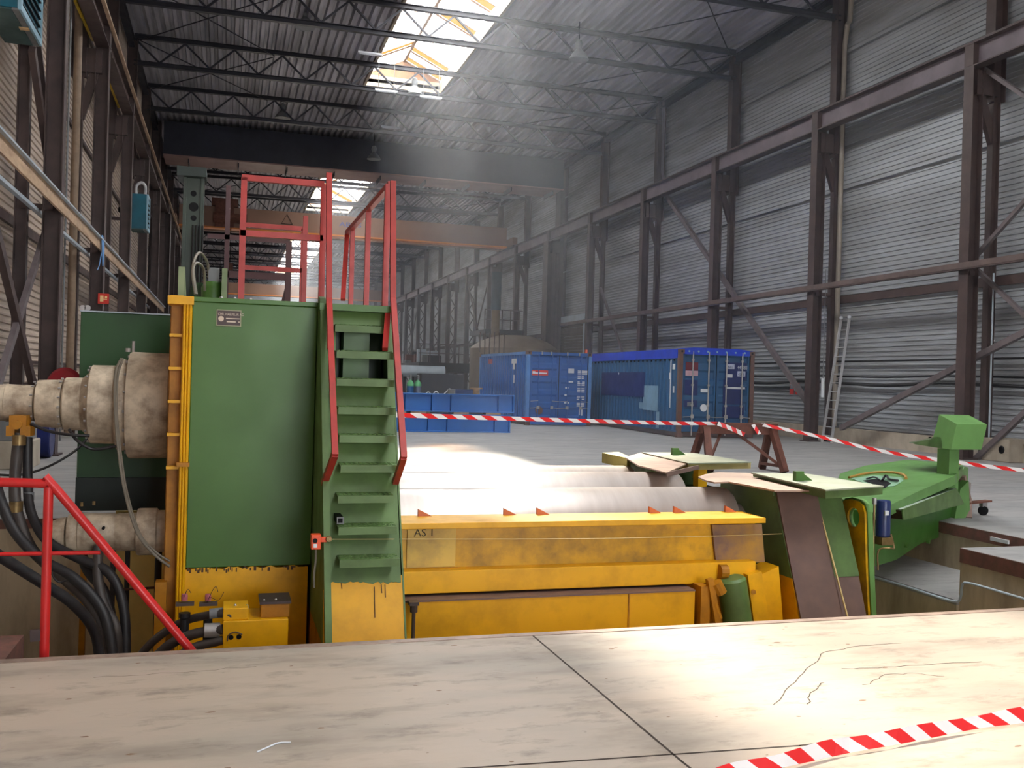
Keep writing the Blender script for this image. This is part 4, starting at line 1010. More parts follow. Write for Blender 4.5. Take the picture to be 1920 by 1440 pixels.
# vertical face of the arm along its front edge
fd = (e1 - e0); fd.z = 0; fd.normalize(); FN = V((fd.y, -fd.x, 0))
if FN.y > 0: FN = -FN
FPn = lambda x, y, off=0: onplane(x, y, e0 + FN * off, FN)
m = M().prism([FPn(1640, 960), FPn(1800, 890), FPn(1808, 905), FPn(1798, 988), FPn(1790, 997), FPn(1725, 1020), FPn(1680, 1050), FPn(1640, 1062)], FN * -.5); m.build('drop_arm_body', mat('arm_side_green', (62, 112, 42), .4, dirt=(46, 86, 34), amt=.3), mc)
tb = M().prism([FPn(1690, 955, .16), FPn(1792, 916, .16), FPn(1806, 945, .16), FPn(1692, 975, .16)], FN * .012); tb.build('trough_front', GREEN2, mc)
M().prism([FPn(1677, 952, .0), FPn(1795, 908, .0), FPn(1792, 916, .16), FPn(1690, 955, .16)], (0, 0, -.012)).build('trough_floor', mat('trough_pale', (176, 186, 176), .6), mc)
M().prism([FPn(1668, 955, .02), FPn(1690, 957, .15), FPn(1692, 974, .15), FPn(1672, 972, .02)], (0, .02, 0)).build('trough_end', mat('dark_red_paint', (70, 30, 34), .5), mc)
# end face of the arm
M().prism([FPn(1798, 985, .01), FPn(1806, 900, .01), FPn(1818, 905, -.3), FPn(1812, 985, -.3)], FN * .02).build('arm_end', mat('primer_grey', (150, 136, 124), .6), mc)
M().prism([FPn(1795, 888, 0), FPn(1800, 874, 0), FPn(1808, 876, 0), FPn(1806, 945, 0), FPn(1797, 950, 0)], FN * .05).build('arm_corner_plate', GREENB, mc)
for x, y in ((1697, 1022), (1738, 1014)): c = FPn(x, y, .03); M().cyl(c, c + FN * .03, .03, n=12).build('arm_bolt', GREEN, mc)
# filter can
c = at(1655, 1006, Y=7.55)
fc = M().lathe(c, (0, 0, 1), [(0, .055), (.01, .065), (.31, .066), (.335, .06), (.34, .05)], 28).build('filter_can', NAVYF, mc, smooth=True)
p = at(1662, 962, Y=7.48); M().box(p.x - .02, p.x + .02, 7.47, 7.485, p.z - .02, p.z + .02).build('can_sticker', WHITE, fc)
m = M().box(c.x - .06, c.x + .06, 7.48, 7.62, c.z - .07, c.z); m.tube([c + V((-.08, -.05, -.3)), c + V((-.08, -.05, -.12)), c + V((0, -.1, -.09)), c + V((.09, -.05, -.1)), c + V((.09, 0, .02))], .009, 8)
m.tube([c + V((-.1, 0, .3)), c + V((-.1, 0, 0)), c + V((-.1, -.02, -.35))], .01, 8); m.build('filter_fittings', BRASS, fc)
M().cyl(c + V((-.1, 0, .3)), c + V((-.1, 0, .36)), .02, n=10).build('filter_gauge', ROD, fc)

# trip cord with its switch
c = at(593, 1016, Y=6.6)
sw = M().box(c.x - .035, c.x + .03, 6.58, 6.66, c.z - .05, c.z + .05).box(c.x + .03, c.x + .07, 6.6, 6.63, c.z - .005, c.z + .03).build('safety_switch', ORG, mc, bevel=.004)
M().cyl((c.x - .01, 6.572, c.z + .012), (c.x - .01, 6.58, c.z + .012), .016, n=14).build('switch_button', BLACK, sw)
M().box(c.x - .02, c.x + .005, 6.575, 6.58, c.z - .035, c.z - .01).build('switch_label', WHITE, sw)
c2 = at(617, 1011, Y=6.58); M().lathe(c2, (0, 1, 0), [(0, .018), (.01, .022), (.02, .018)], 16).build('cord_ring', BRASS, sw)
M().tube([at(592, 1030, Y=6.6), at(592, 1050, Y=6.62), at(589, 1075, Y=6.62), at(589, 1102, Y=6.62)], .007, 8).build('switch_cable', CABLEG, sw)
a, b = c2, at(1585, 997, X=XG - .02)
m = M(); mid = (a + b) / 2 + V((0, 0, -.025)); m.tube([a, mid, b], .0028, 6, 8); m.build('trip_cord', STR, mc)
# square tube end on the ladder
a = at(638, 976, Y=6.62); m = M(); s_ = .022
m.beam(a, a + V((-.03, .35, .04)), .044, .044).build('square_tube', BLACK, mc)
M().box(a.x - .024, a.x + .024, a.y - .006, a.y, a.z + .016, a.z + .024).box(a.x - .024, a.x + .024, a.y - .006, a.y, a.z - .024, a.z - .016).box(a.x - .024, a.x - .016, a.y - .006, a.y, a.z - .016, a.z + .016).box(a.x + .016, a.x + .024, a.y - .006, a.y, a.z - .016, a.z + .016).build('tube_rim', GREYP, mc)

# hydraulic valve block low in front
YV = 6.7
P = lambda x, y, Y_=YV: at(x, y, Y=Y_)
q0, q1 = P(416, 1250), P(541, 1160)
vb = M().box(q0.x, q1.x, YV, YV + .35, -1.2, q1.z).build('valve_block', YEL, mc, bevel=.006)
M().box(P(418, 1150).x, P(466, 1150).x, YV + .02, YV + .25, q1.z, P(430, 1142).z).build('valve_cap_block', YEL, vb, bevel=.006)
M().box(P(490, 1140).x, P(544, 1140).x, YV + .05, YV + .3, q1.z, P(500, 1136).z).build('valve_head', YELD, vb, bevel=.004)
M().box(P(490, 1140).x - .01, P(544, 1140).x + .01, YV + .04, YV + .31, P(500, 1136).z, P(500, 1131).z).build('valve_head_plate', STEELD, vb)
for x, y in ((441, 1141), (463, 1142), (517, 1131), (495, 1132), (540, 1132)):
    p = P(x, y, YV + .1); M().lathe(p, (0, 0, 1), [(0, .014), (.02, .014), (.032, .005)], 10).build('bolt', ROD, vb)
for x, y in ((433, 1195), (448, 1194)):
    p = P(x, y); M().cyl((p.x, YV - .003, p.z), (p.x, YV + .001, p.z), .017, n=16).build('port', BLACK, vb)
m = M(); c = P(441, 1196, YV - .004); m.tube([c + V((-.05, 0, -.02)), c + V((-.045, 0, .02)), c + V((0, 0, .04)), c + V((.045, 0, .02))], .004, 6); m.build('bracket_ring', STEELD, vb)
for x in (346, 390):
    p = P(x, 1160, 6.9)
    M().lathe(p + V((0, 0, -.15)), (0, 0, 1), [(0, .03), (.15, .03), (.16, .038), (.19, .038)], 16).build('solenoid', CABLE, mc)
    M().lathe(P(x, 1126, 6.9), (0, 0, 1), [(0, .02), (.03, .022), (.045, .018)], 14).build('solenoid_cap', PINK, mc)
    M().box(p.x - .06, p.x + .06, 6.87, 6.93, P(x, 1132, 6.9).z - .01, P(x, 1132, 6.9).z + .01).build('solenoid_bridge', STEELD, mc)
for w3 in ([P(388, 1130, 6.85), P(398, 1108, 6.8), P(405, 1100, 6.8), P(409, 1110, 6.8)], [P(345, 1120, 6.85), P(352, 1105, 6.85), P(358, 1112, 6.85)], [P(395, 1120, 6.85), P(410, 1125, 6.8), P(420, 1110, 6.8)]): M().tube(w3, .002, 5).build('loose_wire', CABLE, mc)
# thin wall in the background of the drives
M().box(-1.02, -.45, 10.3, 10.36, ZB_, .1).build('rear_panel', PITY, mc)
M().box(at(150, 1100, Y=9.8).x, at(161, 1100, Y=9.8).x, 9.8, 9.86, ZB_, at(155, 1060, Y=9.8).z).build('panel_post', YELD, mc)
for x, y0_, r in ((213, 1022, .022), (240, 1015, .022), (298, 1010, .03), (302, 1010, .012)):
    a = at(x, y0_, Y=9.0); M().cyl((a.x, 9.0, -1.5), (a.x, 9.0, a.z), r, n=10).build('vertical_hose', HOSE, mc)
a, b = at(222, 1106, Y=8.6), at(316, 1100, Y=8.6); M().cyl(a, b, .01, n=8).build('red_tube', RUST, mc)

# hoses
def hose(pts, r, lab, m_=HOSE, ends=False):
    o = M().tube([at(x, y, Y=Y_) for x, y, Y_ in pts], r, 14, smooth=6).build('hydraulic_hose' if r > .02 else 'cable', m_, smooth=True)
    return tag(o, lab, 'hose' if r > .02 else 'cable', 'hydraulic hoses of the drives' if r > .02 else None)
HB = mat('brownish_hose', (58, 52, 50), .5, dirt=(84, 76, 70), amt=.4, scale=9)
h1 = hose([(36, 812, 8.25), (28, 900, 8.2), (32, 960, 8.1), (60, 1030, 8.0), (110, 1075, 7.8), (168, 1130, 7.6), (198, 1200, 7.5), (205, 1270, 7.4)], .042, 'brownish thick hose dropping from the left valve of the drive', HB)
for x, y in ((36, 825), (30, 950)):
    a = at(x, y, Y=8.22 if y < 900 else 8.1); M().cyl(a + V((0, 0, -.04)), a + V((0, 0, .04)), .05, n=16).build('ferrule', BRASS, h1, smooth=True)
h2 = hose([(52, 820, 8.3), (52, 900, 8.25), (58, 960, 8.1), (90, 1015, 7.9), (150, 1048, 7.8), (205, 1075, 7.7), (232, 1140, 7.6), (236, 1250, 7.5)], .036, 'thick black hose beside the brownish one, right of it')
a = at(54, 930, Y=8.2); M().cyl(a + V((0, 0, -.03)), a + V((0, 0, .03)), .039, n=16).build('hose_band', GREYP, h2, smooth=True)
hose([(-14, 880, 7.9), (2, 940, 7.9), (30, 1000, 7.8), (80, 1050, 7.7), (140, 1085, 7.6), (195, 1150, 7.5), (215, 1250, 7.4)], .038, 'thick black hose entering at the left frame edge above the red rail')
hose([(-20, 1030, 6.7), (30, 1062, 6.8), (90, 1100, 6.9), (140, 1135, 7.0), (178, 1185, 7.1), (190, 1260, 7.1)], .036, 'thick black hose sweeping low behind the red pipe rail')
hose([(184, 1025, 7.8), (184, 1085, 7.7), (195, 1135, 7.6), (218, 1180, 7.5), (222, 1270, 7.5)], .036, 'hose hanging straight down from the lower drive', HB)
hose([(150, 1030, 8.3), (165, 1070, 8.2), (195, 1110, 8.1), (212, 1180, 8.0), (215, 1260, 8.0)], .04, 'rear black hose behind the bundle under the lower drive')
hose([(245, 1250, 7.2), (290, 1200, 7.1), (345, 1165, 7.0), (400, 1152, 6.8), (424, 1150, 6.75), (440, 1160, 6.75)], .028, 'black hose rising to the top of the yellow valve block', HB)
hose([(262, 1270, 7.0), (310, 1215, 6.9), (360, 1190, 6.8), (418, 1180, 6.72)], .034, 'thick hose entering the left side of the yellow valve block', HB)
hose([(300, 1270, 6.8), (350, 1220, 6.75), (418, 1200, 6.72)], .03, 'lowest hose entering the yellow valve block near the slab edge', HB)
a = at(398, 1182, Y=6.75); tag(M().cyl(a + V((-.05, 0, 0)), a + V((.05, 0, 0)), .05, n=16).cyl(a + V((.05, 0, 0)), a + V((.09, 0, 0)), .03, n=6).build('hose_coupling', ROD, smooth=True), 'steel hose coupling at the left face of the yellow valve block', 'coupling')
a = at(413, 1150, Y=6.78); tag(M().cyl(a + V((-.07, 0, 0)), a + V((.02, 0, .005)), .034, n=16).build('hose_coupling', GREYP, smooth=True), 'grey hose coupling on the upper hose of the yellow valve block', 'coupling')
hose([(228, 672, 8.0), (217, 700, 8.0), (216, 770, 7.95), (224, 860, 7.9), (236, 930, 7.8), (258, 1000, 7.6), (290, 1040, 7.5), (318, 1062, 7.5)], .011, 'grey cable looping over the big drive and down past the lower one', CABLEG)
hose([(231, 672, 8.0), (221, 705, 8.0), (219, 770, 7.95), (228, 860, 7.9), (240, 930, 7.8), (262, 1000, 7.6), (292, 1035, 7.5), (318, 1052, 7.5)], .008, 'thinner grey cable running beside the looped grey cable', CABLEG)
hose([(58, 795, 8.25), (90, 808, 8.2), (130, 815, 8.1), (168, 817, 8.1)], .012, 'short black cable under the drive from the yellow manifold')
hose([(130, 806, 8.2), (145, 826, 8.1), (175, 842, 8.1), (220, 836, 8.1)], .012, 'black cable sagging below the stepped drive housing')
hose([(-10, 890, 8.6), (40, 890, 8.7), (90, 875, 8.8), (140, 846, 9.0), (165, 820, 9.2)], .010, 'thin black cable crossing the floor behind the hoses')
hose([(97, 1072, 7.5), (102, 1085, 7.5), (112, 1092, 7.5), (124, 1088, 7.5)], .006, 'short curled wire behind the red post')

# red pipe rail and step of the pit stairs
rr = thing('pipe_handrail', 'bright red pipe handrail of the pit stairs at the left', 'handrail', (-.9, 5.6, -2.2))
YR = 5.62
A_, B_, C_, D_ = at(96, 906, Y=YR), at(86, 1225, Y=YR), at(352, 1212, Y=YR), at(-60, 903, Y=YR)
mid = A_ + V((0, 0, 0))
M().tube([D_, A_ + V((-.06, 0, 0)), A_ + V((-.015, 0, -.006)), A_ + (C_ - A_).normalized() * .05, C_, C_ + (C_ - A_) * 1.2], .0245, 14, smooth=3).build('top_rail', REDP, rr, smooth=True)
M().cyl(V((A_.x - .012, YR, A_.z - .02)), V((A_.x - .012, YR, -1.4)), .0245, n=16).build('post', REDP, rr, smooth=True)
a, b = at(-60, 1040, Y=YR), at(188, 1036, Y=YR); M().cyl(a, b, .011, n=10).build('mid_rail', REDP, rr, smooth=True)
M().beam(at(57, 1192, Y=YR), at(84, 1189, Y=YR), .03, .06).build('rail_bracket', STEELD, rr)
struct(M().box(-2.6, -1.22, 5.5, 6.9, -2.2, -.24).build('floor_stair_landing', BRICK))
# ================================================================== CONTAINERS AND THE REST
def container(org, ang, L_, body, lab, kind):
    X_ = Matrix.Translation(V(org)) @ Matrix.Rotation(ang, 4, 'Z')
    root = thing('shipping_container', lab, 'container', org)
    Wd, H_ = 2.438, 2.591
    mk = lambda: M(X_)
    # side walls, corrugated
    def side(x, s, z1):
        m = mk(); n = int((L_ - .3) / .28); p = (L_ - .3) / n; prof = []
        for i in range(n):
            y = .15 + i * p; prof += [(0, y), (0, y + p * .3), (.036, y + p * .45), (.036, y + p * .85)]
        prof.append((0, L_ - .15)); k_ = len(prof)
        m.add([(x + s * (.04 - d), y, z) for z in (.18, z1) for d, y in prof], [(i, i + 1, k_ + i + 1, k_ + i) for i in range(k_ - 1)]); return m
    zt = H_ - .12
    side(0, 1, zt).build('side_wall', body, root); side(Wd, -1, zt).build('side_wall', body, root)
    mk().box(.02, Wd - .02, L_ - .06, L_ - .03, .15, H_ - .1).build('end_wall', body, root)
    mk().box(0, Wd, .02, L_, .02, .15).build('floor_frame', STEELD, root)
    m = mk(); m.box(0, .06, .1, L_ - .1, .15, .20).box(Wd - .06, Wd, .1, L_ - .1, .15, .2); m.build('bottom_side_rail', body, root)
    rc = RUSTC if kind == 2 else body
    for x in (0, Wd - .12):
        for y in (0, L_ - .14): mk().box(x, x + .12, y, y + .14, .1, H_ - .1).build('corner_post', RUSTC if kind == 2 else mat('light_blue_post', (82, 134, 196), .5, dirt=(60, 100, 160), amt=.4), root)
    for x in (0, Wd - .16):
        for y in (0, L_ - .18):
            for z in (0, H_ - .12): mk().box(x - .004, x + .164, y - .006, y + .18, z, z + .12).build('corner_casting', RUSTC, root)
    for i, x in enumerate((0, Wd - .16)): mk().box(x + .05, x + .11, -.008, -.004, H_ - .09, H_ - .03).build('casting_hole', BLACK, root)
    mk().box(.16, Wd - .16, 0, .1, H_ - .12, H_ - .02).build('door_header', body, root)
    mk().box(.16, Wd - .16, 0, .1, .02, .16).build('door_sill', body if kind == 1 else STEELD, root)
    if kind == 1: mk().box(.03, Wd - .03, .1, L_ - .1, H_ - .04, H_ - .02).build('roof', body, root)
    m = mk(); m.box(0, .07, .1, L_ - .1, zt, H_ - .02).box(Wd - .07, Wd, .1, L_ - .1, zt, H_ - .02); m.build('top_side_rail', body if kind == 2 else mat('light_blue_post', (82, 134, 196)), root)
    # doors
    for di, (x0, x1) in enumerate(((.14, Wd / 2 - .01), (Wd / 2 + .01, Wd - .14))):
        m = mk(); nb = 5; hz0, hz1 = .17, H_ - .14; ph = (hz1 - hz0) / nb
        m.box(x0, x0 + .07, .04, .08, hz0, hz1).box(x1 - .07, x1, .04, .08, hz0, hz1)
        prof = []
        for i in range(nb):
            z = hz0 + i * ph; prof += [(.05, z), (.05, z + ph * .32), (.085, z + ph * .44), (.085, z + ph * .86)]
        prof.append((.05, hz1)); k_ = len(prof)
        m.add([(x, y, z) for x in (x0 + .07, x1 - .07) for y, z in prof], [(i, i + 1, k_ + i + 1, k_ + i) for i in range(k_ - 1)])
        dr_ = m.build('door', body, root)
        for fx in (.28, .76):
            x = x0 + (x1 - x0) * fx
            rm = ROD if kind == 2 else body
            mk().cyl((x, .0, .06), (x, .0, H_ - .05), .018 if kind == 1 else .022, n=8).build('lock_rod', rm, dr_)
            for z in (.35, .95, 1.55, H_ - .3): mk().box(x - .035, x + .035, -.02, .05, z - .03, z + .03).build('rod_bracket', rm, dr_)
            sg = 1 if di == 1 else -1
            mk().cyl((x, -.03, .62), (x + (.3 if fx < .5 else .28) * (1 if fx > .5 else -1), -.03, .60), .014, n=6).box(x - .05, x + .05, -.04, .0, .57, .68).build('door_handle', ROD, dr_)
            if kind == 1: mk().cyl((x, -.03, .86), (x + .28 * (1 if fx > .5 else -1), -.03, .84), .012, n=6).build('door_handle', ROD, dr_)
        # gasket
        mk().box(x1 - .01, x1 + .01, .03, .06, hz0, hz1).build('door_seal', BLACK, dr_)
    def mark(x0, x1, z0, z1, m_, name='marking', y=-.006 + .05):
        return mk().box(x0, x1, y - .012, y - .006, z0, z1).build(name, m_, root)
    def text(s, x, z, size, m_, sx=1, y=.035, nm='lettering'):
        return textmesh(s, size, face_front((x, y, z)), X_, .002, sx).build(nm, m_, root)
    def smark(y0, y1, z0, z1, m_, x=-.004): return mk().box(x - .004, x, y0, y1, z0, z1).build('side_marking', m_, root)
    def stext(s, y, z, size, m_): return textmesh(s, size, face_front((-.01, y, z), (0, -1, 0)), X_, .002).build('side_lettering', m_, root)
    if kind == 1:
        mark(.20, .80, 1.75, 1.93, REDS, 'red_label'); mark(.24, .76, 1.80, 1.85, WHITE, 'label_stripe', y=.036); mark(.22, .32, 1.80, 1.89, WHITE, 'label_stripe', y=.036)
        for (x0, x1, z0, z1) in ((1.55, 1.78, 1.86, 2.02), (1.50, 1.76, 1.52, 1.58), (1.46, 1.58, 1.30, 1.37), (1.44, 1.54, 1.05, 1.11), (1.43, 1.62, .78, .84)): mark(x0, x1, z0, z1, WHITE)
        for i, (x0, x1, z0, z1) in enumerate(((1.92, 2.42 - .12, 1.82, 1.98), (1.92, 2.16, 1.66, 1.80), (1.92, 2.2, 1.42, 1.59), (1.92, 2.2, 1.18, 1.36), (1.91, 2.2, .92, 1.08), (1.91, 2.2, .68, .83))):
            nn = 3
            for q in range(nn):
                zz = z0 + (z1 - z0) * q / nn; mark(x0, x1, zz, zz + (z1 - z0) / nn * .66, WHITE)
        mark(2.0, 2.14, .36, .58, WHITE, 'paper_label'); mk().cyl((.5, .03, .52), (.5, .045, .52), .14, n=20).build('rust_spot', RUSTC, root)
        smark(4.2, 4.75, 2.18, 2.36, mat('faded_red', (176, 88, 100), .6)); smark(1.15, 1.75, 2.16, 2.34, WHITE); smark(1.35, 1.6, 1.95, 2.16, WHITE); smark(1.35, 1.5, 1.45, 1.75, WHITE)
        mk().cyl((2.25, .1, H_), (2.25, .1, H_ + .12), .05, n=12).build('orange_beacon', ORG, root)
        for x in (.55, .9, 1.5, 1.95): mk().box(x - .02, x + .02, -.03, .0, H_ - .12, H_ - .0).build('rod_guide', ROD, root)
    else:
        mk().prism([(-.012, .12, H_ - .26), (-.02, .12, H_ + .01), (.5, .12, H_ + .07), (Wd - .5, .12, H_ + .07), (Wd + .02, .12, H_ + .01), (Wd + .012, .12, H_ - .26)], (0, L_ - .2, 0)).build('tarpaulin', TARP, root)
        mk().box(.16, Wd - .16, -.012, 0, H_ - .14, H_ + .0).build('tarpaulin_flap', TARP, root)
        for i in range(7): mk().cyl((.3 + i * .3, -.022, H_ - .05), (.3 + i * .3, -.012, H_ - .05), .03, n=10).build('eyelet', LBLUE, root)
        m = mk()
        for i in range(34): m.box(-.03, -.0, .3 + i * .35, .3 + i * .35 + .05, H_ - .34, H_ - .29)
        m.build('lashing_hooks', BLACK, root)
        OR2 = mat('orange_logo', (230, 130, 60), .5); MAR = mat('maroon_panel', (110, 34, 48), .5)
        mark(.22, .62, 1.98, 2.22, MAR, 'logo_panel'); mark(.22, .62, 1.82, 1.97, mat('pale_pink_panel', (206, 168, 180), .5), 'logo_panel'); text('LIRTZ', .24, 2.05, .11, OR2, .9)
        mk().prism([(.50, .034, 2.04), (.61, .034, 2.12), (.62, .034, 2.21), (.52, .034, 2.19)], (0, .004, 0)).build('logo_mark', mat('yellow_logo', (244, 186, 90), .5), root)
        for (x0, x1, z0, z1) in ((.16, .62, 1.25, 1.7), (.16, .62, .9, 1.1), (1.45, 2.1, 1.0, 1.75), (1.45, 2.15, .6, .95), (1.5, 2.2, 1.75, 2.25)): mark(x0, x1, z0, z1, NAVY, 'navy_patch', y=.052)
        mark(1.52, 1.80, 2.06, 2.20, mat('pale_blue_marking', (196, 204, 226), .5)); mark(1.52, 1.74, 1.80, 1.90, WHITE); mark(1.90, 2.16, 1.84, 2.0, mat('pale_blue_marking', (196, 204, 226)))
        text('445083', 1.9, 2.06, .15, WHITE, .72); mark(2.3, 2.38, 2.04, 2.18, WHITE); text('42G1', 1.92, 1.87, .11, NAVY, .85, y=.030); text('UNIU', 1.54, 2.08, .10, NAVY, .85, y=.030)
        mark(1.52, 2.16, 1.46, 1.52, WHITE, 'marking'); mark(.72, .95, 1.34, 1.44, WHITE, 'oval_plate'); mk().cyl((.83, .03, .88), (.83, .045, .88), .11, n=24).build('round_label', WHITE, root); mark(.30, .50, .92, 1.04, GREYP, 'data_plate')
        smark(2.6, 6.6, 1.12, 1.92, NAVY); smark(1.5, 2.7, .72, 1.50, PATCH); smark(2.65, 3.0, .75, .95, PATCH); smark(1.35, 1.6, .2, .7, PATCH)
        mk().cyl((-.012, 4.9, 1.88), (-.0, 4.9, 1.88), .04, n=12).build('white_dot', WHITE, root)
        smark(.55, .62, .85, 2.28, WHITE); smark(.28, .46, 2.0, 2.16, WHITE); smark(.3, .4, 1.3, 1.5, WHITE); smark(.62, .7, 1.7, 1.9, WHITE)
    return root
c1 = at(985, 797, Z=0); c1b = at(1106, 797, Z=0)
container((c1.x, c1.y, 0), math.radians(1.2), 6.06, BLUE1, 'bright blue closed container, the one left of the tarpaulin covered container', 1)
c2_ = at(1270, 820, Z=0)
container((c2_.x, c2_.y, 0), math.radians(-2), 12.19, BLUE2, 'darker blue open top container covered with a blue tarpaulin', 2)

# stacked blue girders
y = at(900, 811, Z=0).y
xr = at(963, 805, Y=y).x
for i, (z0, lab) in enumerate(((0, 'lower of the two bright blue steel girders stacked on the floor'), (.58, 'upper of the two bright blue steel girders stacked on the floor'))):
    g = thing('blue_girder', lab, 'girder', (5.5, y, z0), 'stacked blue girders')
    dx = 0 if i else -.1
    x1 = xr + dx
    M().box(2.2, x1, y, y + .4, z0, z0 + .03).box(2.2, x1, y, y + .4, z0 + .49, z0 + .52).build('flange', BLUEB, g)
    M().box(2.2, x1, y + .16, y + .18, z0 + .03, z0 + .49).build('web', BLUEB, g)
    for px in (760, 810, 846, 935): xx = at(px, 770, Y=y).x + dx; M().box(xx, xx + .02, y + .01, y + .16, z0 + .03, z0 + .49).build('stiffener', BLUEB, g)
    M().box(x1 - .02, x1, y + .01, y + .39, z0 + .03, z0 + .49).build('end_plate', BLUEB, g)
for px in (790, 870, 930):
    xx = at(px, 770, Y=y).x; tag(M().box(xx - .3, xx + .15, y + .02, y + .38, .52, .58).build('timber_spacer', TIMB), 'flat timber spacer between the blue girders, %s from the left' % {790: 'first', 870: 'second', 930: 'third'}[px], 'spacer', 'spacers between the girders')

# trestle
ts = thing('trestle', 'rusty brown steel trestle with a loop of barrier tape', 'trestle', (at(1385, 880, Z=0).x, 15.5, 0))
a, b = at(1310, 806, Y=15.6), at(1456, 806, Y=15.4)
zt = at(1380, 796, Y=15.5).z
a.z = b.z = zt - .07
M().ibeam(a, b, .12, .2).build('top_beam', RUST, ts)
M().beam(a + V((0, -.05, 0)), b + V((0, -.05, 0)), .01, .19).build('face_plate', RUST, ts)
for e, s in ((a, .12), (b, -.12)):
    for dy in (-.38, .38):
        top_ = e + V((s, dy * .12, .02)); ft = V((e.x + s - (.18 if s > 0 else -.18) * 0.4, e.y + dy, 0.02)); M().beam(top_, ft, .12, .1).build('leg', RUST, ts)
M().beam(V((a.x + .45, a.y, a.z - .08)), V((a.x + .05, a.y - .3, .12)), .04, .04).beam(V((a.x + .75, a.y, a.z - .08)), V((b.x - .05, b.y - .3, .10)), .05, .05).build('cross_brace', RUST, ts)
M().beam(V((b.x - .1, b.y - .3, .12)), V((b.x - .12, b.y + .3, .12)), .05, .05).beam(V((a.x + .1, a.y - .3, .12)), V((a.x + .12, a.y + .3, .12)), .05, .05).build('foot_tie', RUST, ts)

# barrier tapes
def tape(pts, wv, lab, per=.2):
    P = [V(p) for p in pts]; m = M(); m.uv = []
    Q = []; E = [2 * P[0] - P[1]] + P + [2 * P[-1] - P[-2]]
    for i in range(1, len(E) - 2):
        for k_ in range(6):
            t = k_ / 6; p0, p1, p2, p3 = E[i - 1:i + 3]
            Q.append(.5 * ((2 * p1) + (p2 - p0) * t + (2 * p0 - 5 * p1 + 4 * p2 - p3) * t * t + (3 * p1 - p0 - 3 * p2 + p3) * t ** 3))
    Q.append(P[-1]); d = 0; vs = []
    for i, q in enumerate(Q):
        if i: d += (Q[i] - Q[i - 1]).length
        w_ = V(wv(i / (len(Q) - 1))) if callable(wv) else V(wv)
        vs += [q - w_ / 2, q + w_ / 2]; m.uv += [(d / per, 0), (d / per, .35)]
    m.add(vs, [(2 * i, 2 * i + 2, 2 * i + 3, 2 * i + 1) for i in range(len(Q) - 1)])
    return tag(m.build('barrier_tape', TAPE), lab, 'tape', 'red and white barrier tapes')
pa, pb_ = at(740, 778, Y=12.0), at(1345, 794, Y=15.52)
tape([pa, at(960, 785, Y=13.4), at(1235, 793, Y=15.0), pb_], (0, .01, .062), 'red and white tape stretched from the machine to the trestle', .42)
tape([at(1428, 796, Y=15.4), at(1530, 817, Y=14.8), at(1650, 845, Y=14.0), at(1760, 862, Y=13.3), at(1920, 882, Y=12.2), at(2200, 905, Y=10.5)], (0, .02, .062), 'red and white tape running from the trestle to the right edge', .42)
tape([at(1346, 794, Y=15.38), at(1372, 804, Y=15.3), at(1396, 815, Y=15.25)], (.03, 0, .07), 'loose tape tail hanging on the trestle face, left one')
tape([at(1412, 796, Y=15.36), at(1424, 814, Y=15.28)], (.07, 0, .02), 'loose tape tail hanging on the trestle face, right one')
gp = [at(x, y, Z=.03) for x, y in ((1330, 1462), (1400, 1442), (1470, 1425), (1560, 1402), (1640, 1389), (1740, 1370), (1840, 1353), (1930, 1338), (2100, 1310))]
tape(gp, lambda t: (.004, .045 + .012 * math.sin(t * 17), .045 + .008 * math.sin(t * 23)), 'red and white tape lying across the near floor at the bottom right', .19)

# control console
A_, B_, T_, R_ = at(1794, 795, Y=9.2), at(1783, 843, Y=9.2), None, at(1851, 796, Y=9.2)
T_ = at(1761, 777, Y=9.62); n_ = (B_ - A_).cross(T_ - A_).normalized()
CP = lambda x, y: onplane(x, y, A_, n_)
cs = thing('control_console', 'green control console on a post above the drop arm', 'console', at(1783, 900, Y=9.4))
vec = V((R_.x - A_.x, 0, 0))
M().prism([A_, B_, CP(1767, 841), CP(1735, 836), CP(1750, 818), CP(1753, 806), T_], vec).build('housing', GREENB, cs, bevel=.004)
M().prism([CP(1716, 833), CP(1767, 841), CP(1765, 820), CP(1755, 819), CP(1706, 829)], vec * .8).build('desk', GREEN2, cs)
M().prism([CP(1704, 829), CP(1756, 819.5), CP(1757, 821), CP(1706, 831)], vec * .84).build('desk_panel', GREENP, cs)
for x, y in ((1727, 822), (1741, 819)):
    c = CP(x, y + 3) + vec * .3; M().lathe(c, (0, 0, 1), [(0, .012), (.02, .012), (.025, .018), (.04, .016)], 12).build('knob', BLACK, cs)
q = at(1783, 843, Y=9.35); M().box(q.x - .02, q.x + .12, 9.35, 9.55, .3, q.z).build('post', GREENB, cs)
q = at(1800, 960, Y=9.6); M().prism([(q.x - .05, 9.55, .35), (q.x + .07, 9.55, .45), (q.x + .1, 9.55, .1), (q.x + .0, 9.55, -.05), (q.x - .12, 9.55, 0)], (0, .12, 0)).build('post_foot', GREENB, cs)
# trolley behind the arm
c = at(1843, 966, Z=0)
tr_ = thing('trolley', 'low brown trolley with a caster beside the drop arm', 'trolley', c)
M().beam(V((c.x - .45, c.y - .1, .16)), V((c.x + .08, c.y, .18)), .1, .02).build('frame_bar', RUST, tr_)
M().beam(V((c.x - .42, c.y - .1, .5)), V((c.x - .28, c.y - .05, .2)), .08, .04).beam(V((c.x - .28, c.y - .05, .2)), V((c.x - .4, c.y - .2, .0)), .08, .04).build('bent_arm', mat('pinkish_primer', (150, 124, 112), .6), tr_)
M().cyl((c.x - .02, c.y - .02, .06), (c.x + .02, c.y + .02, .06), .06, n=20).build('caster_wheel', BLACK, tr_)
M().box(c.x - .035, c.x + .035, c.y - .03, c.y + .03, .11, .17).build('caster_fork', ROD, tr_)

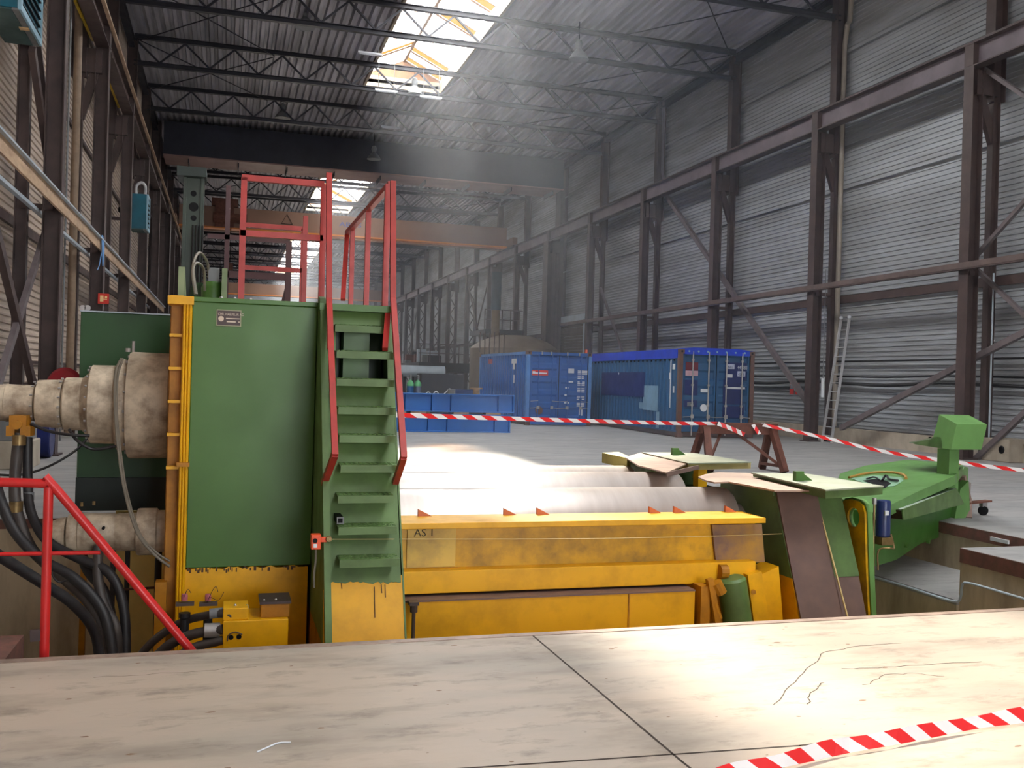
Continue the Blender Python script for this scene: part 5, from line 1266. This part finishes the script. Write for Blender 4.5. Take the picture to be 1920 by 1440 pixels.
# pit edge conduit
zl = -.6
tag(M().tube([at(1625, 1078, X=PITX1 - .05), at(1700, 1100, X=PITX1 - .05), at(1785, 1127, X=PITX1 - .05), at(1801, 1120, X=PITX1 - .05), at(1804, 1098, X=PITX1 - .05), at(1815, 1093, X=PITX1 - .05), at(1870, 1108, X=PITX1 - .05), at(1960, 1135, X=PITX1 - .05)], .012, 8, smooth=3).build('pit_conduit', LGREY), 'pale conduit stepping along the right pit wall', 'conduit')
tag(M().box(PITX2 - .03, PITX2 - .01, 8.3, 8.55, -.09, -.05).build('broken_strip', WHITE), 'white broken strip under the right pit edge', 'strip')
m = M().box(14.9, 15.3, 14.6, 15.2, 0, .5); c = at(1918, 868, Z=0); c.x -= .3
tag(M().box(c.x - .1, c.x + .8, c.y, c.y + .8, 0, .52).build('concrete_block', CONC, bevel=.02), 'concrete block with an iron ring at the right edge', 'block')
tag(M().lathe((c.x - .13, c.y + .2, .28), (1, .0, 0), [(0, .06), (.02, .09), (.04, .06)], 18).build('iron_ring', BLACK), 'dark iron ring on the concrete block at the right edge', 'ring')
c = at(1570, 827, Z=0)
tag(M().lathe(c, (0, 0, 1), [(0, .16), (.22, .13), (.24, .10)], 16).build('orange_bucket', mat('bucket_orange', (190, 92, 56), .6)), 'small orange brown pot at the foot of the diagonal brace', 'pot')

# tan storage tank and the far workshop clutter
c = at(962, 715, Y=47)
rT = (at(1040, 680, Y=47) - at(882, 680, Y=47)).length / 2
tk = thing('storage_tank', 'large tan upright storage tank behind the bright blue container', 'tank', (c.x, 47, 0))
ztop = at(962, 655, Y=47).z; zd = at(962, 628, Y=47).z
M().lathe((c.x, 47, .7), (0, 0, 1), [(0, rT * .97), (.1, rT), (ztop - .7, rT), (ztop - .55, rT * .93), (ztop - .7 + (zd - ztop) * .55, rT * .75), (zd - .75, rT * .4), (zd - .7, .05)], 48).build('shell', TANG, tk, smooth=True)
for i in range(6):
    t = PI / 3 * i; M().cyl((c.x + rT * .8 * math.cos(t), 47 + rT * .8 * math.sin(t), 0), (c.x + rT * .8 * math.cos(t), 47 + rT * .8 * math.sin(t), .75), .08, n=8).build('leg', STEELD, tk)
m = M()
for i in range(6): x = at(900 + i * 9, 640, Y=44.5).x; m.cyl((x, 44.5, at(900, 660 + 6 * (i % 3), Y=44.5).z), (x, 44.5, at(900, 622, Y=44.5).z), .03, n=6)
m.build('hanging_pipes', STEELD, tk)
q0, q1 = at(921, 628, Y=48.5), at(937, 582, Y=48.5)
M().lathe(((q0.x + q1.x) / 2, 48.5, zd - .6), (0, 0, 1), [(0, (q1.x - q0.x) / 2), (q1.z - zd + .6, (q1.x - q0.x) / 2)], 20).build('vent_pipe', mat('ochre_lagging', (112, 92, 62), .6), tk, smooth=True)
q2 = at(925, 510, Y=48.5); M().lathe(((q0.x + q1.x) / 2, 48.5, q1.z), (0, 0, 1), [(0, (q1.x - q0.x) / 2 + .05), (q2.z - q1.z, (q1.x - q0.x) / 2 + .05)], 20).build('upper_vent_pipe', mat('slate_pipe', (58, 74, 84), .6), tk, smooth=True)
# steel mezzanine
mz = thing('mezzanine', 'dark steel mezzanine with railings far along the right wall', 'platform', (13, 62, 0))
zD = at(820, 683, Y=62).z
xm0 = at(752, 680, Y=62).x
M().box(xm0, 15.9, 56, 84, zD - .55, zD).build('deck', ASHM, mz)
for i in range(8):
    for yy in (56.3, 70): M().box(xm0 + .3 + i * (15.4 - xm0) / 7, xm0 + .5 + i * (15.4 - xm0) / 7, yy, yy + .2, 0, zD - .55).build('post', STEELD, mz)
for z in (.55, 1.1): M().beam((xm0, 56.1, zD + z), (15.9, 56.1, zD + z), .05, .05).build('rail', STEELB, mz)
for i in range(9): x = xm0 + .1 + i * (15.6 - xm0) / 8; M().beam((x, 56.1, zD), (x, 56.1, zD + 1.1), .05, .05).build('rail_post', STEELB, mz)
m = M(); zc = at(960, 620, Y=52).z; x0_ = at(905, 620, Y=52).x
m.box(x0_, 15.9, 51.5, 55, zc - .25, zc).build('upper_deck', ASHM, mz)
for i in range(5): x = x0_ + i * (15.7 - x0_) / 4; M().beam((x, 51.6, zc), (x, 51.6, zc + 1.1), .05, .05).beam((x, 51.7, 0), (x, 51.7, zc - .25), .12, .12).build('rail_post', STEELD, mz)
for z in (.55, 1.1): M().beam((x0_, 51.6, zc + z), (15.9, 51.6, zc + z), .05, .05).build('rail', STEELB, mz)
for i in range(14):
    x = xm0 + .4 + random.random() * (12 - xm0); w_ = random.uniform(.2, .9); h_ = random.uniform(.2, .9)
    tag(M().box(x, x + w_, 57 + i * .6, 57.4 + i * .6, zD, zD + h_).build('stored_box', [ASHM, LGREY, GREYP, RUST][i % 4], bevel=.02), '%s stored box on the dark far mezzanine, %s from the front edge' % (['dark', 'pale', 'grey', 'rusty'][i % 4], ORD[i]), 'box', 'boxes on the mezzanine')
# grey pipe roll, plate stack, bottles, reel
def atx(px, Y_): return at(px, 700, Y=Y_).x
za, zb = at(800, 703, Y=44).z, at(800, 690, Y=44).z
pr_ = thing('steel_shell', 'pale grey rolled steel shell lying behind the blue girders', 'shell', (atx(790, 44), 44, za))
M().cyl((atx(740, 44), 44, (za + zb) / 2), (atx(833, 44), 44, (za + zb) / 2), (zb - za) / 2 + .1, n=28).build('shell_body', LGREY, pr_, smooth=True)
for px in (750, 820): M().box(atx(px, 44) - .1, atx(px, 44) + .1, 43.8, 44.2, 0, za).build('support', STEELD, pr_)
z1 = at(830, 701, Y=40).z
tag(M().box(atx(790, 40), atx(870, 40), 40, 41, .02, z1).build('plate_stack', ASHM, bevel=.02), 'dark steel plate bundle standing behind the blue girders', 'plates')
tag(M().box(atx(798, 34), atx(886, 34), 33.5, 34.6, .75, .86).box(atx(800, 34), atx(804, 34), 33.6, 34.4, 0, .75).box(atx(880, 34), atx(884, 34), 33.6, 34.4, 0, .75).build('work_table', mat('table_top', (150, 128, 90), .6)), 'low tan topped worktable behind the blue girders', 'table')
for i, (px, m_) in enumerate(((770, mat('bottle_blue', (48, 96, 150), .4)), (784, mat('bottle_grey', (96, 104, 126), .4)))):
    x = atx(px, 33); zt = at(px, 700, Y=33).z
    g = thing('gas_cylinder', ['blue gas cylinder with green shoulder behind the girders', 'grey gas cylinder with green shoulder behind the girders'][i], 'gas cylinder', (x, 33, 0), 'gas cylinders by the girders')
    M().lathe((x, 33, 0), (0, 0, 1), [(0, .12), (1.25, .12)], 20).build('bottle', m_, g, smooth=True)
    M().lathe((x, 33, 1.25), (0, 0, 1), [(0, .125), (.1, .12), (.2, .05), (.22, .04)], 20).build('shoulder', mat('bottle_green', (96, 172, 118), .5), g, smooth=True)
    M().lathe((x, 33, 1.47), (0, 0, 1), [(0, .05), (.16, .05), (.17, .02)], 14).build('valve_cap', GREYP, g)
x = atx(851, 33.4); tag(M().lathe((x, 33.7, .86), (0, 0, 1), [(0, .14), (.3, .14)], 16).build('grey_canister', GREYP), 'grey canister standing on the worktable behind the girders', 'canister')
x = atx(894, 33); g = thing('wooden_reel', 'small pale wooden cable reel beside the bright blue container', 'reel', (x, 33, 0))
M().cyl((x, 33, .9), (x, 33, .95), .22, n=18).cyl((x, 33, 1.2), (x, 33, 1.25), .22, n=18).build('flange', TIMB, g); M().cyl((x, 33, .95), (x, 33, 1.2), .12, n=14).build('core', TIMB, g); M().box(x - .3, x + .3, 32.8, 33.3, 0, .9).build('stand', ASHM, g)
x = atx(876, 35); tag(M().box(x - .5, x + .35, 35, 35.8, 0, 1.15).build('blue_crate', mat('crate_navy', (30, 56, 110), .5), bevel=.03), 'dark blue crate beyond the worktable', 'crate')
m = M(); x = atx(797, 33.9); m.tube([(x, 34, .88), (x + .15, 34, 1.05), (x + .3, 34, .95), (x + .45, 34, 1.08), (x + .6, 34, .88)], .02, 6); m.tube([(x + .55, 34, .88), (x + .75, 34, 1.0), (x + .95, 34, 1.18), (x + .95, 34, .88)], .02, 6)
tag(m.build('white_hose', WHITE), 'tangle of white hose on the worktable', 'hose')

# haze hanging in the hall
hz = M().box(4.7, 15.9, 13.0, YEND - 1, .05, 12.3).build('haze', bpy.data.materials.new('hall_haze'))
hm = hz.data.materials[0]; hm.use_nodes = True; nt = hm.node_tree; nt.nodes.remove(nt.nodes['Principled BSDF'])
vs_ = nt.nodes.new('ShaderNodeVolumeScatter'); vs_.inputs['Density'].default_value = .0048; vs_.inputs['Anisotropy'].default_value = .6; vs_.inputs['Color'].default_value = (.78, .86, 1, 1)
nt.links.new(vs_.outputs[0], nt.nodes['Material Output'].inputs['Volume']); hz['kind'] = 'stuff'
hz['label'] = 'thin bright haze hanging in the hall below the skylights'; hz['category'] = 'haze'
